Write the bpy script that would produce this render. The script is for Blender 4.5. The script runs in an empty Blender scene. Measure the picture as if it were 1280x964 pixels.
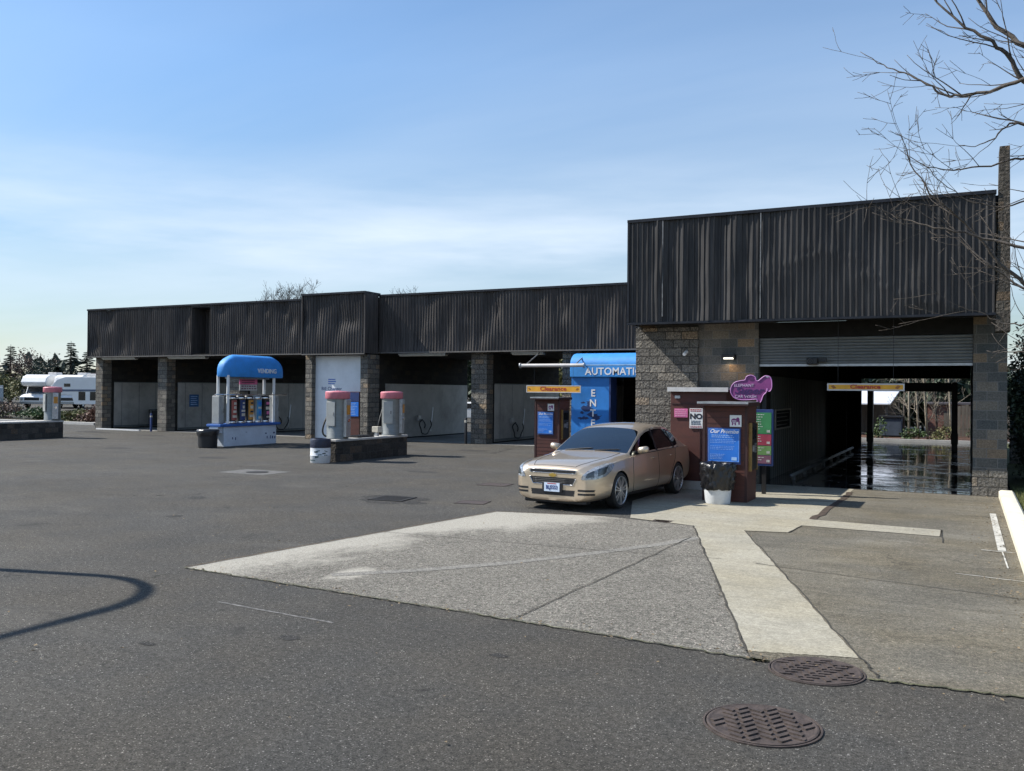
import bpy, bmesh, math, random
from mathutils import Vector, Matrix, noise
from mathutils.bvhtree import BVHTree
sc = bpy.context.scene
col = sc.collection
R = math.radians

# ------------------------------------------------------------------ helpers
def wm(o):
    m = Matrix.Identity(4)
    while o is not None:
        m = o.matrix_basis @ m
        o = o.parent
    return m

def tag(o, label=None, cat=None, group=None, kind=None):
    if label: o['label'] = label
    if cat: o['category'] = cat
    if group: o['group'] = group
    if kind: o['kind'] = kind
    return o

def thing(name, label, cat, loc=(0, 0, 0), rz=0, group=None):
    o = bpy.data.objects.new(name, None)
    o.empty_display_size = .2
    col.objects.link(o)
    o.location = loc
    o.rotation_euler = (0, 0, rz)
    o.matrix_basis = Matrix.Translation(Vector(loc)) @ Matrix.Rotation(rz, 4, 'Z')
    return tag(o, label, cat, group)

def copy_tree(o, parent=None):
    c = o.copy()
    col.objects.link(c)
    if parent is not None: c.parent = parent
    for ch in [x for x in bpy.data.objects if x.parent == o]:
        copy_tree(ch, c)
    return c

class MB:
    def __init__(s):
        s.v = []; s.f = []; s.m = []; s.cur = 0
    def add(s, vs, fs, m=None):
        o = len(s.v)
        s.v += [tuple(p) for p in vs]
        mm = s.cur if m is None else m
        for f in fs:
            s.f.append(tuple(i + o for i in f)); s.m.append(mm)
    def box(s, x0, x1, y0, y1, z0, z1, m=None):
        vs = [(x0,y0,z0),(x1,y0,z0),(x1,y1,z0),(x0,y1,z0),(x0,y0,z1),(x1,y0,z1),(x1,y1,z1),(x0,y1,z1)]
        s.add(vs, [(0,3,2,1),(4,5,6,7),(0,1,5,4),(1,2,6,5),(2,3,7,6),(3,0,4,7)], m)
        return s
    def obox(s, c, ax, ay, az, m=None):
        c, ax, ay, az = map(Vector, (c, ax, ay, az))
        vs = []
        for k in (-1, 1):
            for a, b in ((-1,-1),(1,-1),(1,1),(-1,1)):
                vs.append(c + ax*a + ay*b + az*k)
        s.add(vs, [(0,3,2,1),(4,5,6,7),(0,1,5,4),(1,2,6,5),(2,3,7,6),(3,0,4,7)], m)
        return s
    def prism(s, pts, n, m=None):
        """closed polygon pts (3D, planar) extruded by vector n"""
        n = Vector(n); k = len(pts)
        vs = [Vector(p) for p in pts] + [Vector(p) + n for p in pts]
        fs = [tuple(range(k))[::-1], tuple(range(k, 2*k))]
        fs += [(i, (i+1) % k, (i+1) % k + k, i + k) for i in range(k)]
        s.add(vs, fs, m)
        return s
    def lathe(s, prof, c=(0,0,0), seg=24, axis='Z', m=None, caps=True):
        c = Vector(c); vs = []; fs = []
        for r, h in prof:
            for i in range(seg):
                a = 2*math.pi*i/seg
                p = (r*math.cos(a), r*math.sin(a), h)
                if axis == 'X': p = (p[2], p[0], p[1])
                elif axis == 'Y': p = (p[1], p[2], p[0])
                vs.append(c + Vector(p))
        n = len(prof)
        for j in range(n-1):
            for i in range(seg):
                i2 = (i+1) % seg
                fs.append((j*seg+i, j*seg+i2, (j+1)*seg+i2, (j+1)*seg+i))
        if caps:
            if prof[0][0] > 1e-4: fs.append(tuple(range(seg))[::-1])
            if prof[-1][0] > 1e-4: fs.append(tuple((n-1)*seg+i for i in range(seg)))
        s.add(vs, fs, m)
        return s
    def tube(s, pts, rad, seg=8, m=None):
        pts = [Vector(p) for p in pts]
        n = len(pts)
        if not hasattr(rad, '__len__'): rad = [rad]*n
        vs = []; fs = []
        up = Vector((0, 0, 1))
        t0 = (pts[1]-pts[0]).normalized()
        if abs(t0.z) > .9: up = Vector((1, 0, 0))
        a = t0.cross(up).normalized()
        for i, p in enumerate(pts):
            t = (pts[min(i+1, n-1)] - pts[max(i-1, 0)])
            if t.length < 1e-9: t = t0
            t.normalize()
            a = (a - t*a.dot(t))
            if a.length < 1e-6: a = t.orthogonal()
            a.normalize()
            b = t.cross(a)
            for k in range(seg):
                an = 2*math.pi*k/seg
                vs.append(p + (a*math.cos(an) + b*math.sin(an))*rad[i])
        for j in range(n-1):
            for k in range(seg):
                k2 = (k+1) % seg
                fs.append((j*seg+k, j*seg+k2, (j+1)*seg+k2, (j+1)*seg+k))
        fs.append(tuple(range(seg))[::-1]); fs.append(tuple((n-1)*seg+k for k in range(seg)))
        s.add(vs, fs, m)
        return s
    def build(s, name, mats, parent=None, world=True, loc=None, smooth=False, bevel=0, bseg=2, auto=None):
        me = bpy.data.meshes.new(name)
        vs = s.v
        if parent is not None and world:
            inv = wm(parent).inverted()
            vs = [inv @ Vector(p) for p in vs]
        elif loc is not None and world:
            l = Vector(loc); vs = [Vector(p) - l for p in vs]
        me.from_pydata([tuple(p) for p in vs], [], s.f)
        if not isinstance(mats, (list, tuple)): mats = [mats]
        for mt in mats: me.materials.append(mt)
        me.polygons.foreach_set('material_index', s.m)
        if smooth or auto: me.polygons.foreach_set('use_smooth', [True]*len(s.f))
        me.update()
        o = bpy.data.objects.new(name, me)
        col.objects.link(o)
        if parent is not None: o.parent = parent
        elif loc is not None:
            o.location = loc; o.matrix_basis = Matrix.Translation(Vector(loc))
        if auto:
            try: me.set_sharp_from_angle(angle=R(auto))
            except Exception: pass
        if bevel:
            b = o.modifiers.new('Bevel', 'BEVEL'); b.width = bevel; b.segments = bseg; b.limit_method = 'ANGLE'
        return o

def text(name, s, size, M, mt, parent=None, loc=None, align='CENTER', shear=0, ext=.003, sx=1, bold=0, space=1.0):
    """text lying in local XY of matrix M (world)"""
    cu = bpy.data.curves.new(name, 'FONT')
    cu.body = s; cu.size = size; cu.align_x = align; cu.align_y = 'CENTER'
    cu.shear = shear; cu.extrude = ext; cu.offset = bold; cu.resolution_u = 3; cu.space_character = space
    t = bpy.data.objects.new('t', cu); col.objects.link(t)
    dg = bpy.context.evaluated_depsgraph_get()
    me = bpy.data.meshes.new_from_object(t.evaluated_get(dg))
    bpy.data.objects.remove(t); bpy.data.curves.remove(cu)
    me.name = name
    me.transform(Matrix.Diagonal((sx, 1, 1, 1)))
    me.transform(M)
    me.materials.clear(); me.materials.append(mt)
    if parent is not None: me.transform(wm(parent).inverted())
    o = bpy.data.objects.new(name, me); col.objects.link(o)
    if parent is not None: o.parent = parent
    return o

def face_neg_y(x, y, z):   # text read by someone looking along +Y
    return Matrix.Translation((x, y, z)) @ Matrix.Rotation(R(90), 4, 'X')
def face_pos_x(x, y, z):   # text on a face pointing to +X
    return Matrix.Translation((x, y, z)) @ Matrix.Rotation(R(90), 4, 'Z') @ Matrix.Rotation(R(90), 4, 'X')

# ------------------------------------------------------------------ materials
def new_mat(name):
    m = bpy.data.materials.new(name); m.use_nodes = True
    nt = m.node_tree
    return m, nt, nt.nodes, nt.links, nt.nodes['Principled BSDF']

def N(ns, t, **k):
    n = ns.new(t)
    for a, b in k.items():
        if a.startswith('i_'):
            key = a[2:]
            n.inputs[int(key) if key.isdigit() else key.replace('_', ' ')].default_value = b
        else: setattr(n, a, b)
    return n

def ramp(ns, stops, interp='LINEAR'):
    r = ns.new('ShaderNodeValToRGB'); r.color_ramp.interpolation = interp
    e = r.color_ramp.elements
    while len(e) < len(stops): e.new(.5)
    for i, (p, c) in enumerate(stops):
        e[i].position = p
        e[i].color = c if len(c) == 4 else (*c, 1)
    return r

def mat(name, c, rough=.6, metal=0, var=.18, scale=5, bump=0, bscale=60, coat=0, spec=.5, emit=0, stretch=(1,1,1), dirt=0):
    m, nt, ns, ln, b = new_mat(name)
    b.inputs['Roughness'].default_value = rough
    b.inputs['Metallic'].default_value = metal
    b.inputs['Coat Weight'].default_value = coat
    b.inputs['Coat Roughness'].default_value = .05
    b.inputs['Specular IOR Level'].default_value = spec
    tc = N(ns, 'ShaderNodeTexCoord')
    mp = N(ns, 'ShaderNodeMapping'); mp.inputs['Scale'].default_value = stretch
    ln.new(tc.outputs['Object'], mp.inputs['Vector'])
    nz = N(ns, 'ShaderNodeTexNoise', i_Scale=scale, i_Detail=6, i_Roughness=.65)
    ln.new(mp.outputs[0], nz.inputs['Vector'])
    lo = tuple(max(0, x*(1-var*1.6)) for x in c); hi = tuple(min(1, x*(1+var*1.4)) for x in c)
    rp = ramp(ns, [(.28, lo), (.5, c), (.74, hi)])
    ln.new(nz.outputs['Fac'], rp.inputs['Fac'])
    out = rp.outputs['Color']
    if dirt:
        n2 = N(ns, 'ShaderNodeTexNoise', i_Scale=scale*.35, i_Detail=8, i_Roughness=.75)
        ln.new(mp.outputs[0], n2.inputs['Vector'])
        r2 = ramp(ns, [(.5, (0,0,0)), (.68, (1,1,1))])
        ln.new(n2.outputs['Fac'], r2.inputs['Fac'])
        mx = N(ns, 'ShaderNodeMix', data_type='RGBA'); mx.blend_type = 'MIX'
        mu = N(ns, 'ShaderNodeMath', operation='MULTIPLY'); mu.inputs[1].default_value = dirt
        ln.new(r2.outputs['Color'], mu.inputs[0]); ln.new(mu.outputs[0], mx.inputs['Factor'])
        ln.new(out, mx.inputs['A']); mx.inputs['B'].default_value = (.06, .05, .04, 1)
        out = mx.outputs['Result']
    ln.new(out, b.inputs['Base Color'])
    rr = N(ns, 'ShaderNodeMapRange'); rr.inputs['To Min'].default_value = max(.02, rough-.1); rr.inputs['To Max'].default_value = min(1, rough+.12)
    ln.new(nz.outputs['Fac'], rr.inputs['Value']); ln.new(rr.outputs[0], b.inputs['Roughness'])
    if bump:
        nb = N(ns, 'ShaderNodeTexNoise', i_Scale=bscale, i_Detail=4)
        ln.new(mp.outputs[0], nb.inputs['Vector'])
        bp = N(ns, 'ShaderNodeBump', i_Strength=bump, i_Distance=.02)
        ln.new(nb.outputs['Fac'], bp.inputs['Height']); ln.new(bp.outputs[0], b.inputs['Normal'])
    if emit:
        b.inputs['Emission Color'].default_value = (*c, 1); b.inputs['Emission Strength'].default_value = emit
    return m

def block_mat(name, c1, c2, mortar, split=.0, bw=.4, bh=.2, dirt=.0, dirtcol=(.03,.03,.028)):
    """concrete block wall; courses laid by object position on any upright face"""
    m, nt, ns, ln, b = new_mat(name)
    tc = N(ns, 'ShaderNodeTexCoord')
    sx = N(ns, 'ShaderNodeSeparateXYZ'); ln.new(tc.outputs['Object'], sx.inputs[0])
    ad = N(ns, 'ShaderNodeMath', operation='ADD'); ln.new(sx.outputs[0], ad.inputs[0]); ln.new(sx.outputs[1], ad.inputs[1])
    cx = N(ns, 'ShaderNodeCombineXYZ'); ln.new(ad.outputs[0], cx.inputs[0]); ln.new(sx.outputs[2], cx.inputs[1])
    br = N(ns, 'ShaderNodeTexBrick', i_Scale=1.0)
    br.inputs['Brick Width'].default_value = bw; br.inputs['Row Height'].default_value = bh
    br.inputs['Mortar Size'].default_value = .006 + .007*split; br.inputs['Mortar Smooth'].default_value = .3
    br.inputs['Color1'].default_value = (0, 0, 0, 1); br.inputs['Color2'].default_value = (1, 1, 1, 1)
    br.inputs['Mortar'].default_value = (.5, .5, .5, 1)
    ln.new(cx.outputs[0], br.inputs['Vector'])
    rp = ramp(ns, [(0, c1), (.55, tuple((a+d)/2 for a, d in zip(c1, c2))), (.8, c2), (1, (c2[0]*1.25, c2[1]*1.02, c2[2]*.8))])
    ln.new(br.outputs['Color'], rp.inputs['Fac'])
    nz = N(ns, 'ShaderNodeTexNoise', i_Scale=34, i_Detail=6, i_Roughness=.7); ln.new(tc.outputs['Object'], nz.inputs['Vector'])
    mr = N(ns, 'ShaderNodeMapRange'); mr.inputs['From Min'].default_value = .3; mr.inputs['From Max'].default_value = .7
    mr.inputs['To Min'].default_value = .6 - split*.42; mr.inputs['To Max'].default_value = 1.25 + split*.45
    ln.new(nz.outputs['Fac'], mr.inputs['Value'])
    mx = N(ns, 'ShaderNodeMix', data_type='RGBA'); mx.blend_type = 'MULTIPLY'; mx.inputs['Factor'].default_value = 1
    ln.new(rp.outputs['Color'], mx.inputs['A']); ln.new(mr.outputs[0], mx.inputs['B'])
    m2 = N(ns, 'ShaderNodeMix', data_type='RGBA'); ln.new(br.outputs['Fac'], m2.inputs['Factor'])
    ln.new(mx.outputs['Result'], m2.inputs['A']); m2.inputs['B'].default_value = (*mortar, 1)
    out = m2.outputs['Result']
    n3 = N(ns, 'ShaderNodeTexNoise', i_Scale=.9, i_Detail=7, i_Roughness=.7); ln.new(tc.outputs['Object'], n3.inputs['Vector'])
    r3 = ramp(ns, [(.45, (0,0,0)), (.7, (1,1,1))]); ln.new(n3.outputs['Fac'], r3.inputs['Fac'])
    mu = N(ns, 'ShaderNodeMath', operation='MULTIPLY'); mu.inputs[1].default_value = dirt; ln.new(r3.outputs['Color'], mu.inputs[0])
    m3 = N(ns, 'ShaderNodeMix', data_type='RGBA'); ln.new(mu.outputs[0], m3.inputs['Factor'])
    ln.new(out, m3.inputs['A']); m3.inputs['B'].default_value = (*dirtcol, 1)
    ln.new(m3.outputs['Result'], b.inputs['Base Color'])
    b.inputs['Roughness'].default_value = .9
    b.inputs['Specular IOR Level'].default_value = .25
    iv = N(ns, 'ShaderNodeMath', operation='MULTIPLY_ADD'); iv.inputs[1].default_value = -1.0; iv.inputs[2].default_value = 1
    ln.new(br.outputs['Fac'], iv.inputs[0])
    nb = N(ns, 'ShaderNodeTexVoronoi', i_Scale=16 if split else 60); ln.new(tc.outputs['Object'], nb.inputs['Vector'])
    nd = N(ns, 'ShaderNodeTexNoise', i_Scale=22, i_Detail=5, i_Roughness=.7); ln.new(tc.outputs['Object'], nd.inputs['Vector'])
    s1 = N(ns, 'ShaderNodeMath', operation='MULTIPLY_ADD'); s1.inputs[1].default_value = .6
    ln.new(nb.outputs['Distance'], s1.inputs[0]); ln.new(nd.outputs['Fac'], s1.inputs[2])
    s2 = N(ns, 'ShaderNodeMath', operation='MULTIPLY_ADD'); s2.inputs[1].default_value = .15 + split
    ln.new(s1.outputs[0], s2.inputs[0]); ln.new(iv.outputs[0], s2.inputs[2])
    bp = N(ns, 'ShaderNodeBump', i_Strength=.5 + .5*split, i_Distance=.02 + .07*split)
    ln.new(s2.outputs[0], bp.inputs['Height']); ln.new(bp.outputs[0], b.inputs['Normal'])
    return m

def ground_mat(name, c, grain=.5, speck=(.5,.5,.48), speckamt=.5, gscale=90, patches=.25, pscale=.35, tint=None, rough=.9, bump=.5, streak=0, smear=None, stains=0, cracks=0, dust=0):
    """coarse paving: grain at several sizes, bright stones, wear patches, oil stains, hairline cracks"""
    m, nt, ns, ln, b = new_mat(name)
    tc = N(ns, 'ShaderNodeTexCoord'); O = tc.outputs['Object']
    def noise_(scale, det, rg_, dist=0, vec=None):
        n = N(ns, 'ShaderNodeTexNoise', i_Scale=scale, i_Detail=det, i_Roughness=rg_); n.inputs['Distortion'].default_value = dist
        ln.new(vec if vec is not None else O, n.inputs['Vector']); return n.outputs['Fac']
    def rng(src, a, b_, lo, hi):
        r = N(ns, 'ShaderNodeMapRange'); r.inputs['From Min'].default_value = a; r.inputs['From Max'].default_value = b_
        r.inputs['To Min'].default_value = lo; r.inputs['To Max'].default_value = hi; ln.new(src, r.inputs['Value']); return r.outputs[0]
    def mulc(a, f):
        x = N(ns, 'ShaderNodeMix', data_type='RGBA'); x.blend_type = 'MULTIPLY'; x.inputs['Factor'].default_value = 1
        ln.new(a, x.inputs['A']); ln.new(f, x.inputs['B']); return x.outputs['Result']
    def mixc(a, col, f):
        x = N(ns, 'ShaderNodeMix', data_type='RGBA'); ln.new(f, x.inputs['Factor']); ln.new(a, x.inputs['A']); x.inputs['B'].default_value = (*col, 1); return x.outputs['Result']
    n1 = noise_(gscale, 6, .85)
    base = N(ns, 'ShaderNodeRGB'); base.outputs[0].default_value = (*c, 1)
    out = mulc(base.outputs[0], rng(n1, .36, .64, 1-grain, 1+grain))
    n1b = noise_(gscale*.28, 4, .8)
    out = mulc(out, rng(n1b, .34, .66, 1-grain*.55, 1+grain*.55))
    for k, (sc_, am) in enumerate(((gscale*1.1, 1.0), (gscale*.5, .55))):
        v = N(ns, 'ShaderNodeTexVoronoi', i_Scale=sc_); ln.new(O, v.inputs['Vector'])
        sv = N(ns, 'ShaderNodeSeparateColor'); ln.new(v.outputs['Color'], sv.inputs[0])
        gt = rng(sv.outputs[0], 1 - .30*speckamt*am, 1.0, 0, .9)
        dd = N(ns, 'ShaderNodeMath', operation='LESS_THAN'); dd.inputs[1].default_value = .40 - .12*k; ln.new(v.outputs['Distance'], dd.inputs[0])
        mu = N(ns, 'ShaderNodeMath', operation='MULTIPLY'); ln.new(gt, mu.inputs[0]); ln.new(dd.outputs[0], mu.inputs[1])
        out = mixc(out, speck, mu.outputs[0])
    out = mulc(out, rng(noise_(pscale, 8, .66, .6), .3, .7, 1-patches, 1+patches))
    out = mulc(out, rng(noise_(pscale*5, 7, .72), .3, .7, 1-patches*.7, 1+patches*.7))
    if tint:
        n3 = noise_(.55, 6, .6)
        r3 = ramp(ns, [(.40, (1,1,1)), (.62, tint)]); ln.new(n3, r3.inputs['Fac']); out = mulc(out, r3.outputs['Color'])
    if streak:
        mp = N(ns, 'ShaderNodeMapping'); mp.inputs['Scale'].default_value = (.35, 3.2, 1); ln.new(O, mp.inputs['Vector'])
        out = mulc(out, rng(noise_(1.6, 9, .78, 0, mp.outputs[0]), .35, .68, 1-streak, 1+streak*.5))
    if dust:
        mp = N(ns, 'ShaderNodeMapping'); mp.inputs['Scale'].default_value = (.5, 1.6, 1); mp.inputs['Rotation'].default_value = (0, 0, .5); ln.new(O, mp.inputs['Vector'])
        f = rng(noise_(.6, 10, .76, .4, mp.outputs[0]), .54, .74, 0, dust); out = mixc(out, tuple(min(1, x*2.0) for x in c), f)
    if stains:
        f = rng(noise_(1.15, 5, .6, .3), .64, .74, 0, stains); out = mixc(out, tuple(x*.45 for x in c), f)
        f = rng(noise_(3.7, 3, .5), .70, .76, 0, stains*.9); out = mixc(out, tuple(x*.35 for x in c), f)
    if cracks:
        mpw = N(ns, 'ShaderNodeTexNoise', i_Scale=1.6, i_Detail=6); ln.new(O, mpw.inputs['Vector'])
        va = N(ns, 'ShaderNodeVectorMath', operation='MULTIPLY_ADD'); ln.new(mpw.outputs['Color'], va.inputs[0]); va.inputs[1].default_value = (1.1, 1.1, 0); ln.new(O, va.inputs[2])
        vr = N(ns, 'ShaderNodeTexVoronoi', i_Scale=.22); vr.feature = 'DISTANCE_TO_EDGE'; ln.new(va.outputs[0], vr.inputs['Vector'])
        ed = rng(vr.outputs['Distance'], .0012, .0032, 1, 0)
        mk = rng(noise_(.30, 4, .6), .52, .58, 0, cracks)
        mu = N(ns, 'ShaderNodeMath', operation='MULTIPLY'); ln.new(ed, mu.inputs[0]); ln.new(mk, mu.inputs[1])
        out = mixc(out, tuple(x*.3 for x in c), mu.outputs[0])
    if smear:
        out = smear(ns, ln, tc, out)
    ln.new(out, b.inputs['Base Color'])
    b.inputs['Roughness'].default_value = rough
    b.inputs['Specular IOR Level'].default_value = .22
    bp = N(ns, 'ShaderNodeBump', i_Strength=bump, i_Distance=.008)
    ad = N(ns, 'ShaderNodeMath', operation='ADD'); ln.new(n1, ad.inputs[0]); ln.new(n1b, ad.inputs[1])
    ln.new(ad.outputs[0], bp.inputs['Height']); ln.new(bp.outputs[0], b.inputs['Normal'])
    return m

def metal_skin_mat(name, c, fade):
    """faded ribbed sheet steel: chalky vertical weathering"""
    m, nt, ns, ln, b = new_mat(name)
    tc = N(ns, 'ShaderNodeTexCoord')
    mp = N(ns, 'ShaderNodeMapping'); mp.inputs['Scale'].default_value = (6, 6, .35); ln.new(tc.outputs['Object'], mp.inputs['Vector'])
    n1 = N(ns, 'ShaderNodeTexNoise', i_Scale=1.6, i_Detail=8, i_Roughness=.7); ln.new(mp.outputs[0], n1.inputs['Vector'])
    r1 = ramp(ns, [(.3, c), (.55, tuple((a+d)/2 for a, d in zip(c, fade))), (.75, fade)]); ln.new(n1.outputs['Fac'], r1.inputs['Fac'])
    n2 = N(ns, 'ShaderNodeTexNoise', i_Scale=.7, i_Detail=6); ln.new(tc.outputs['Object'], n2.inputs['Vector'])
    mr = N(ns, 'ShaderNodeMapRange'); mr.inputs['To Min'].default_value = .65; mr.inputs['To Max'].default_value = 1.35; ln.new(n2.outputs['Fac'], mr.inputs['Value'])
    mx = N(ns, 'ShaderNodeMix', data_type='RGBA'); mx.blend_type = 'MULTIPLY'; mx.inputs['Factor'].default_value = 1
    ln.new(r1.outputs['Color'], mx.inputs['A']); ln.new(mr.outputs[0], mx.inputs['B'])
    ln.new(mx.outputs['Result'], b.inputs['Base Color'])
    b.inputs['Roughness'].default_value = .7; b.inputs['Specular IOR Level'].default_value = .12
    return m

MT = {}
def setup_mats():
    M = MT
    M['split'] = block_mat('split_face_block', (.165,.155,.138), (.30,.275,.235), (.085,.08,.073), split=.8, dirt=.25)
    M['block'] = block_mat('smooth_block', (.10,.108,.108), (.24,.205,.165), (.21,.205,.195), split=.2, dirt=.35)
    M['isl_block'] = block_mat('island_block', (.055,.05,.045), (.12,.105,.09), (.09,.085,.08), split=.6, dirt=.4, bw=.3, bh=.22)
    M['darkpier'] = block_mat('dark_brown_block', (.075,.066,.056), (.13,.115,.095), (.08,.075,.065), split=.8, dirt=.4)  # darker, browner version of the split face block
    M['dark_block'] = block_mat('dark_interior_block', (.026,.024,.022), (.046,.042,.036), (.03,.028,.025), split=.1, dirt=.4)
    M['skin'] = metal_skin_mat('faded_black_steel', (.032,.0315,.032), (.098,.094,.092))
    M['skin2'] = metal_skin_mat('faded_brown_black_steel', (.038,.0355,.035), (.125,.113,.105))
    M['trim'] = mat('black_metal_trim', (.022,.025,.032), .5, .2, .25, 3, bump=.1, spec=.2)
    M['soffit'] = mat('dark_soffit', (.022,.021,.02), .9, spec=.1)
    M['frp'] = mat('pale_wall_panel', (.43,.415,.385), .45, 0, .12, 1.2, dirt=.45)
    M['frp_lt'] = mat('grey_ribbed_wall', (.085,.095,.09), .5, 0, .15, 1.5, dirt=.5)
    M['whitepaint'] = mat('white_painted_panel', (.80,.82,.84), .5, 0, .06, 2, dirt=.06)
    M['roller'] = mat('grey_roller_steel', (.16,.17,.17), .5, .3, .12, 3)
    M['zinc'] = mat('galvanised_steel', (.45,.46,.47), .4, .8, .15, 8)
    M['chrome'] = mat('chrome', (.75,.76,.78), .12, 1, .05, 8)
    M['maroon'] = mat('maroon_siding', (.088,.028,.021), .65, 0, .2, 3, dirt=.2, bump=.15, bscale=30, stretch=(1,1,3))
    M['maroon_dk'] = mat('maroon_trim', (.045,.016,.015), .6)
    M['offwhite'] = mat('weathered_white_trim', (.6,.58,.56), .6, 0, .1, 4, dirt=.2)
    M['blue'] = mat('blue_canvas', (.035,.27,.70), .6, 0, .12, 3, bump=.1, bscale=200, dirt=.08)
    M['bluepanel'] = mat('blue_painted_panel', (.018,.20,.60), .55, 0, .12, 2, dirt=.05)
    M['bluesign'] = mat('blue_sign_face', (.025,.19,.68), .4, 0, .06, 5)
    M['navy'] = mat('navy_frame', (.02,.045,.16), .5)
    M['pink'] = mat('faded_pink_plastic', (.60,.19,.23), .5, 0, .12, 5)
    M['pinksign'] = mat('pink_sign_face', (.75,.17,.36), .5, 0, .08, 6)
    M['magenta'] = mat('magenta_sign_face', (.22,.045,.19), .45, 0, .1, 6)
    M['magenta_dk'] = mat('dark_magenta_edge', (.09,.02,.10), .5)
    M['white'] = mat('white_enamel', (.82,.82,.80), .35, 0, .05, 4)
    M['whitedirty'] = mat('grimy_white_plastic', (.72,.74,.76), .45, 0, .08, 3, dirt=.25)
    M['islandwhite'] = mat('white_painted_plinth', (.64,.70,.78), .6, 0, .07, 2, dirt=.15)
    M['lett_white'] = mat('white_lettering', (.85,.85,.85), .5, 0, .03)
    M['lett_black'] = mat('black_lettering', (.02,.02,.03), .5, 0, .03)
    M['lett_red'] = mat('red_lettering', (.45,.04,.03), .5, 0, .08)
    M['lett_navy'] = mat('dark_blue_lettering', (.02,.05,.2), .5, 0, .08)
    M['yellow'] = mat('yellow_clearance_plastic', (.78,.38,.03), .45, 0, .12, 4, dirt=.06)
    M['green'] = mat('green_sign_face', (.05,.24,.09), .5, 0, .12, 6)
    M['crimson'] = mat('crimson_sign_face', (.36,.05,.09), .5, 0, .12, 6)
    M['olive'] = mat('light_green_sign_face', (.15,.29,.10), .5, 0, .12, 6)
    M['plum'] = mat('plum_sign_face', (.20,.09,.14), .5, 0, .12, 6)
    M['orange'] = mat('orange_label', (.6,.26,.04), .5)
    M['redlabel'] = mat('red_label', (.36,.09,.07), .5)
    M['teal'] = mat('teal_label', (.06,.28,.5), .5)
    M['cream'] = mat('cream_label', (.6,.55,.45), .5)
    M['black'] = mat('black_plastic', (.016,.016,.018), .45, 0, .15, 6)
    M['bag'] = mat('black_bin_bag', (.011,.011,.013), .3, 0, .15, 8, bump=.9, bscale=14, spec=.6)
    M['greybox'] = mat('grey_cabinet', (.36,.37,.36), .45, .2, .1, 4, dirt=.2)
    M['steel'] = mat('brushed_stainless', (.22,.23,.22), .42, .5, .12, 3, stretch=(1,1,6), dirt=.3)
    M['cap'] = mat('pale_concrete_cap', (.50,.485,.455), .85, 0, .12, 4, bump=.2, dirt=.15)
    M['kerb'] = mat('cream_kerb_paint', (.66,.62,.50), .75, 0, .1, 5, bump=.2, dirt=.22)
    M['iron'] = mat('rusty_cast_iron', (.068,.051,.043), .65, .1, .35, 10, bump=.3, dirt=.3)
    M['irondark'] = mat('dark_iron_grate', (.02,.018,.016), .7)
    M['rustjoint'] = mat('rusty_joint', (.06,.042,.03), .9, 0, .4, 7)
    M['hedge_leaf'] = mat('dark_evergreen_leaf', (.028,.045,.022), .6, 0, .5, 2)
    M['conifer'] = mat('fir_needles', (.036,.055,.038), .7, 0, .45, .8)
    M['olive_leaf'] = mat('olive_spring_leaf', (.14,.14,.055), .7, 0, .4, .8)
    M['brown_twig'] = mat('brown_twigs', (.17,.125,.10), .8, 0, .35, .8)
    M['red_leaf'] = mat('reddish_shrub_leaf', (.16,.09,.065), .7, 0, .4, 1)
    M['green_leaf'] = mat('mid_green_leaf', (.06,.10,.028), .6, 0, .4, 1)
    M['bark'] = mat('grey_brown_bark', (.088,.073,.06), .9, 0, .4, 9, bump=.4, bscale=40)
    M['palebark'] = mat('pale_lichen_bark', (.30,.26,.2), .9, 0, .3, 6)
    M['darkbark'] = mat('dark_bark', (.045,.037,.031), .9, 0, .35, 9)
    M['glass'] = mat('dark_window_glass', (.015,.018,.022), .06, 0, .05, 1, spec=.6)
    M['rvwhite'] = mat('white_fibreglass', (.80,.80,.79), .35, 0, .04, 1)
    M['rvgrey'] = mat('grey_fibreglass', (.30,.33,.33), .4, 0, .06, 1)
    M['rvstripe'] = mat('blue_grey_stripe', (.10,.13,.2), .4)
    M['rubber'] = mat('tyre_rubber', (.018,.018,.018), .8, 0, .2, 10)
    M['alloy'] = mat('silver_alloy', (.50,.50,.50), .32, .8, .06, 6)
    M['woodfence'] = mat('weathered_fence', (.14,.12,.095), .8, 0, .25, 2, stretch=(4,4,.5))
    M['brick_red'] = block_mat('red_brick_wall', (.16,.065,.05), (.26,.12,.09), (.2,.17,.15), split=.1, bw=.22, bh=.075)
    M['sheetroof'] = mat('pale_sheet_roof', (.72,.74,.78), .45, .2, .06, 2)
    M['shingle'] = mat('dark_shingles', (.10,.09,.10), .9, 0, .2, 2)
    M['housewall'] = mat('pale_house_wall', (.5,.5,.5), .8)
    M['concrete_in'] = ground_mat('wash_bay_floor', (.22,.215,.2), .25, (.3,.3,.28), .3, 60, .25, .5, rough=.75, bump=.2)
    M['lamp_on'] = mat('lit_lamp_lens', (1,.93,.78), .3, 0, .02, emit=1.4)
    M['tube'] = mat('dusty_lamp_diffuser', (.62,.61,.56), .4, 0, .08, 3, dirt=.15)
    M['hose'] = mat('black_rubber_hose', (.012,.012,.012), .5)
setup_mats()

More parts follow.
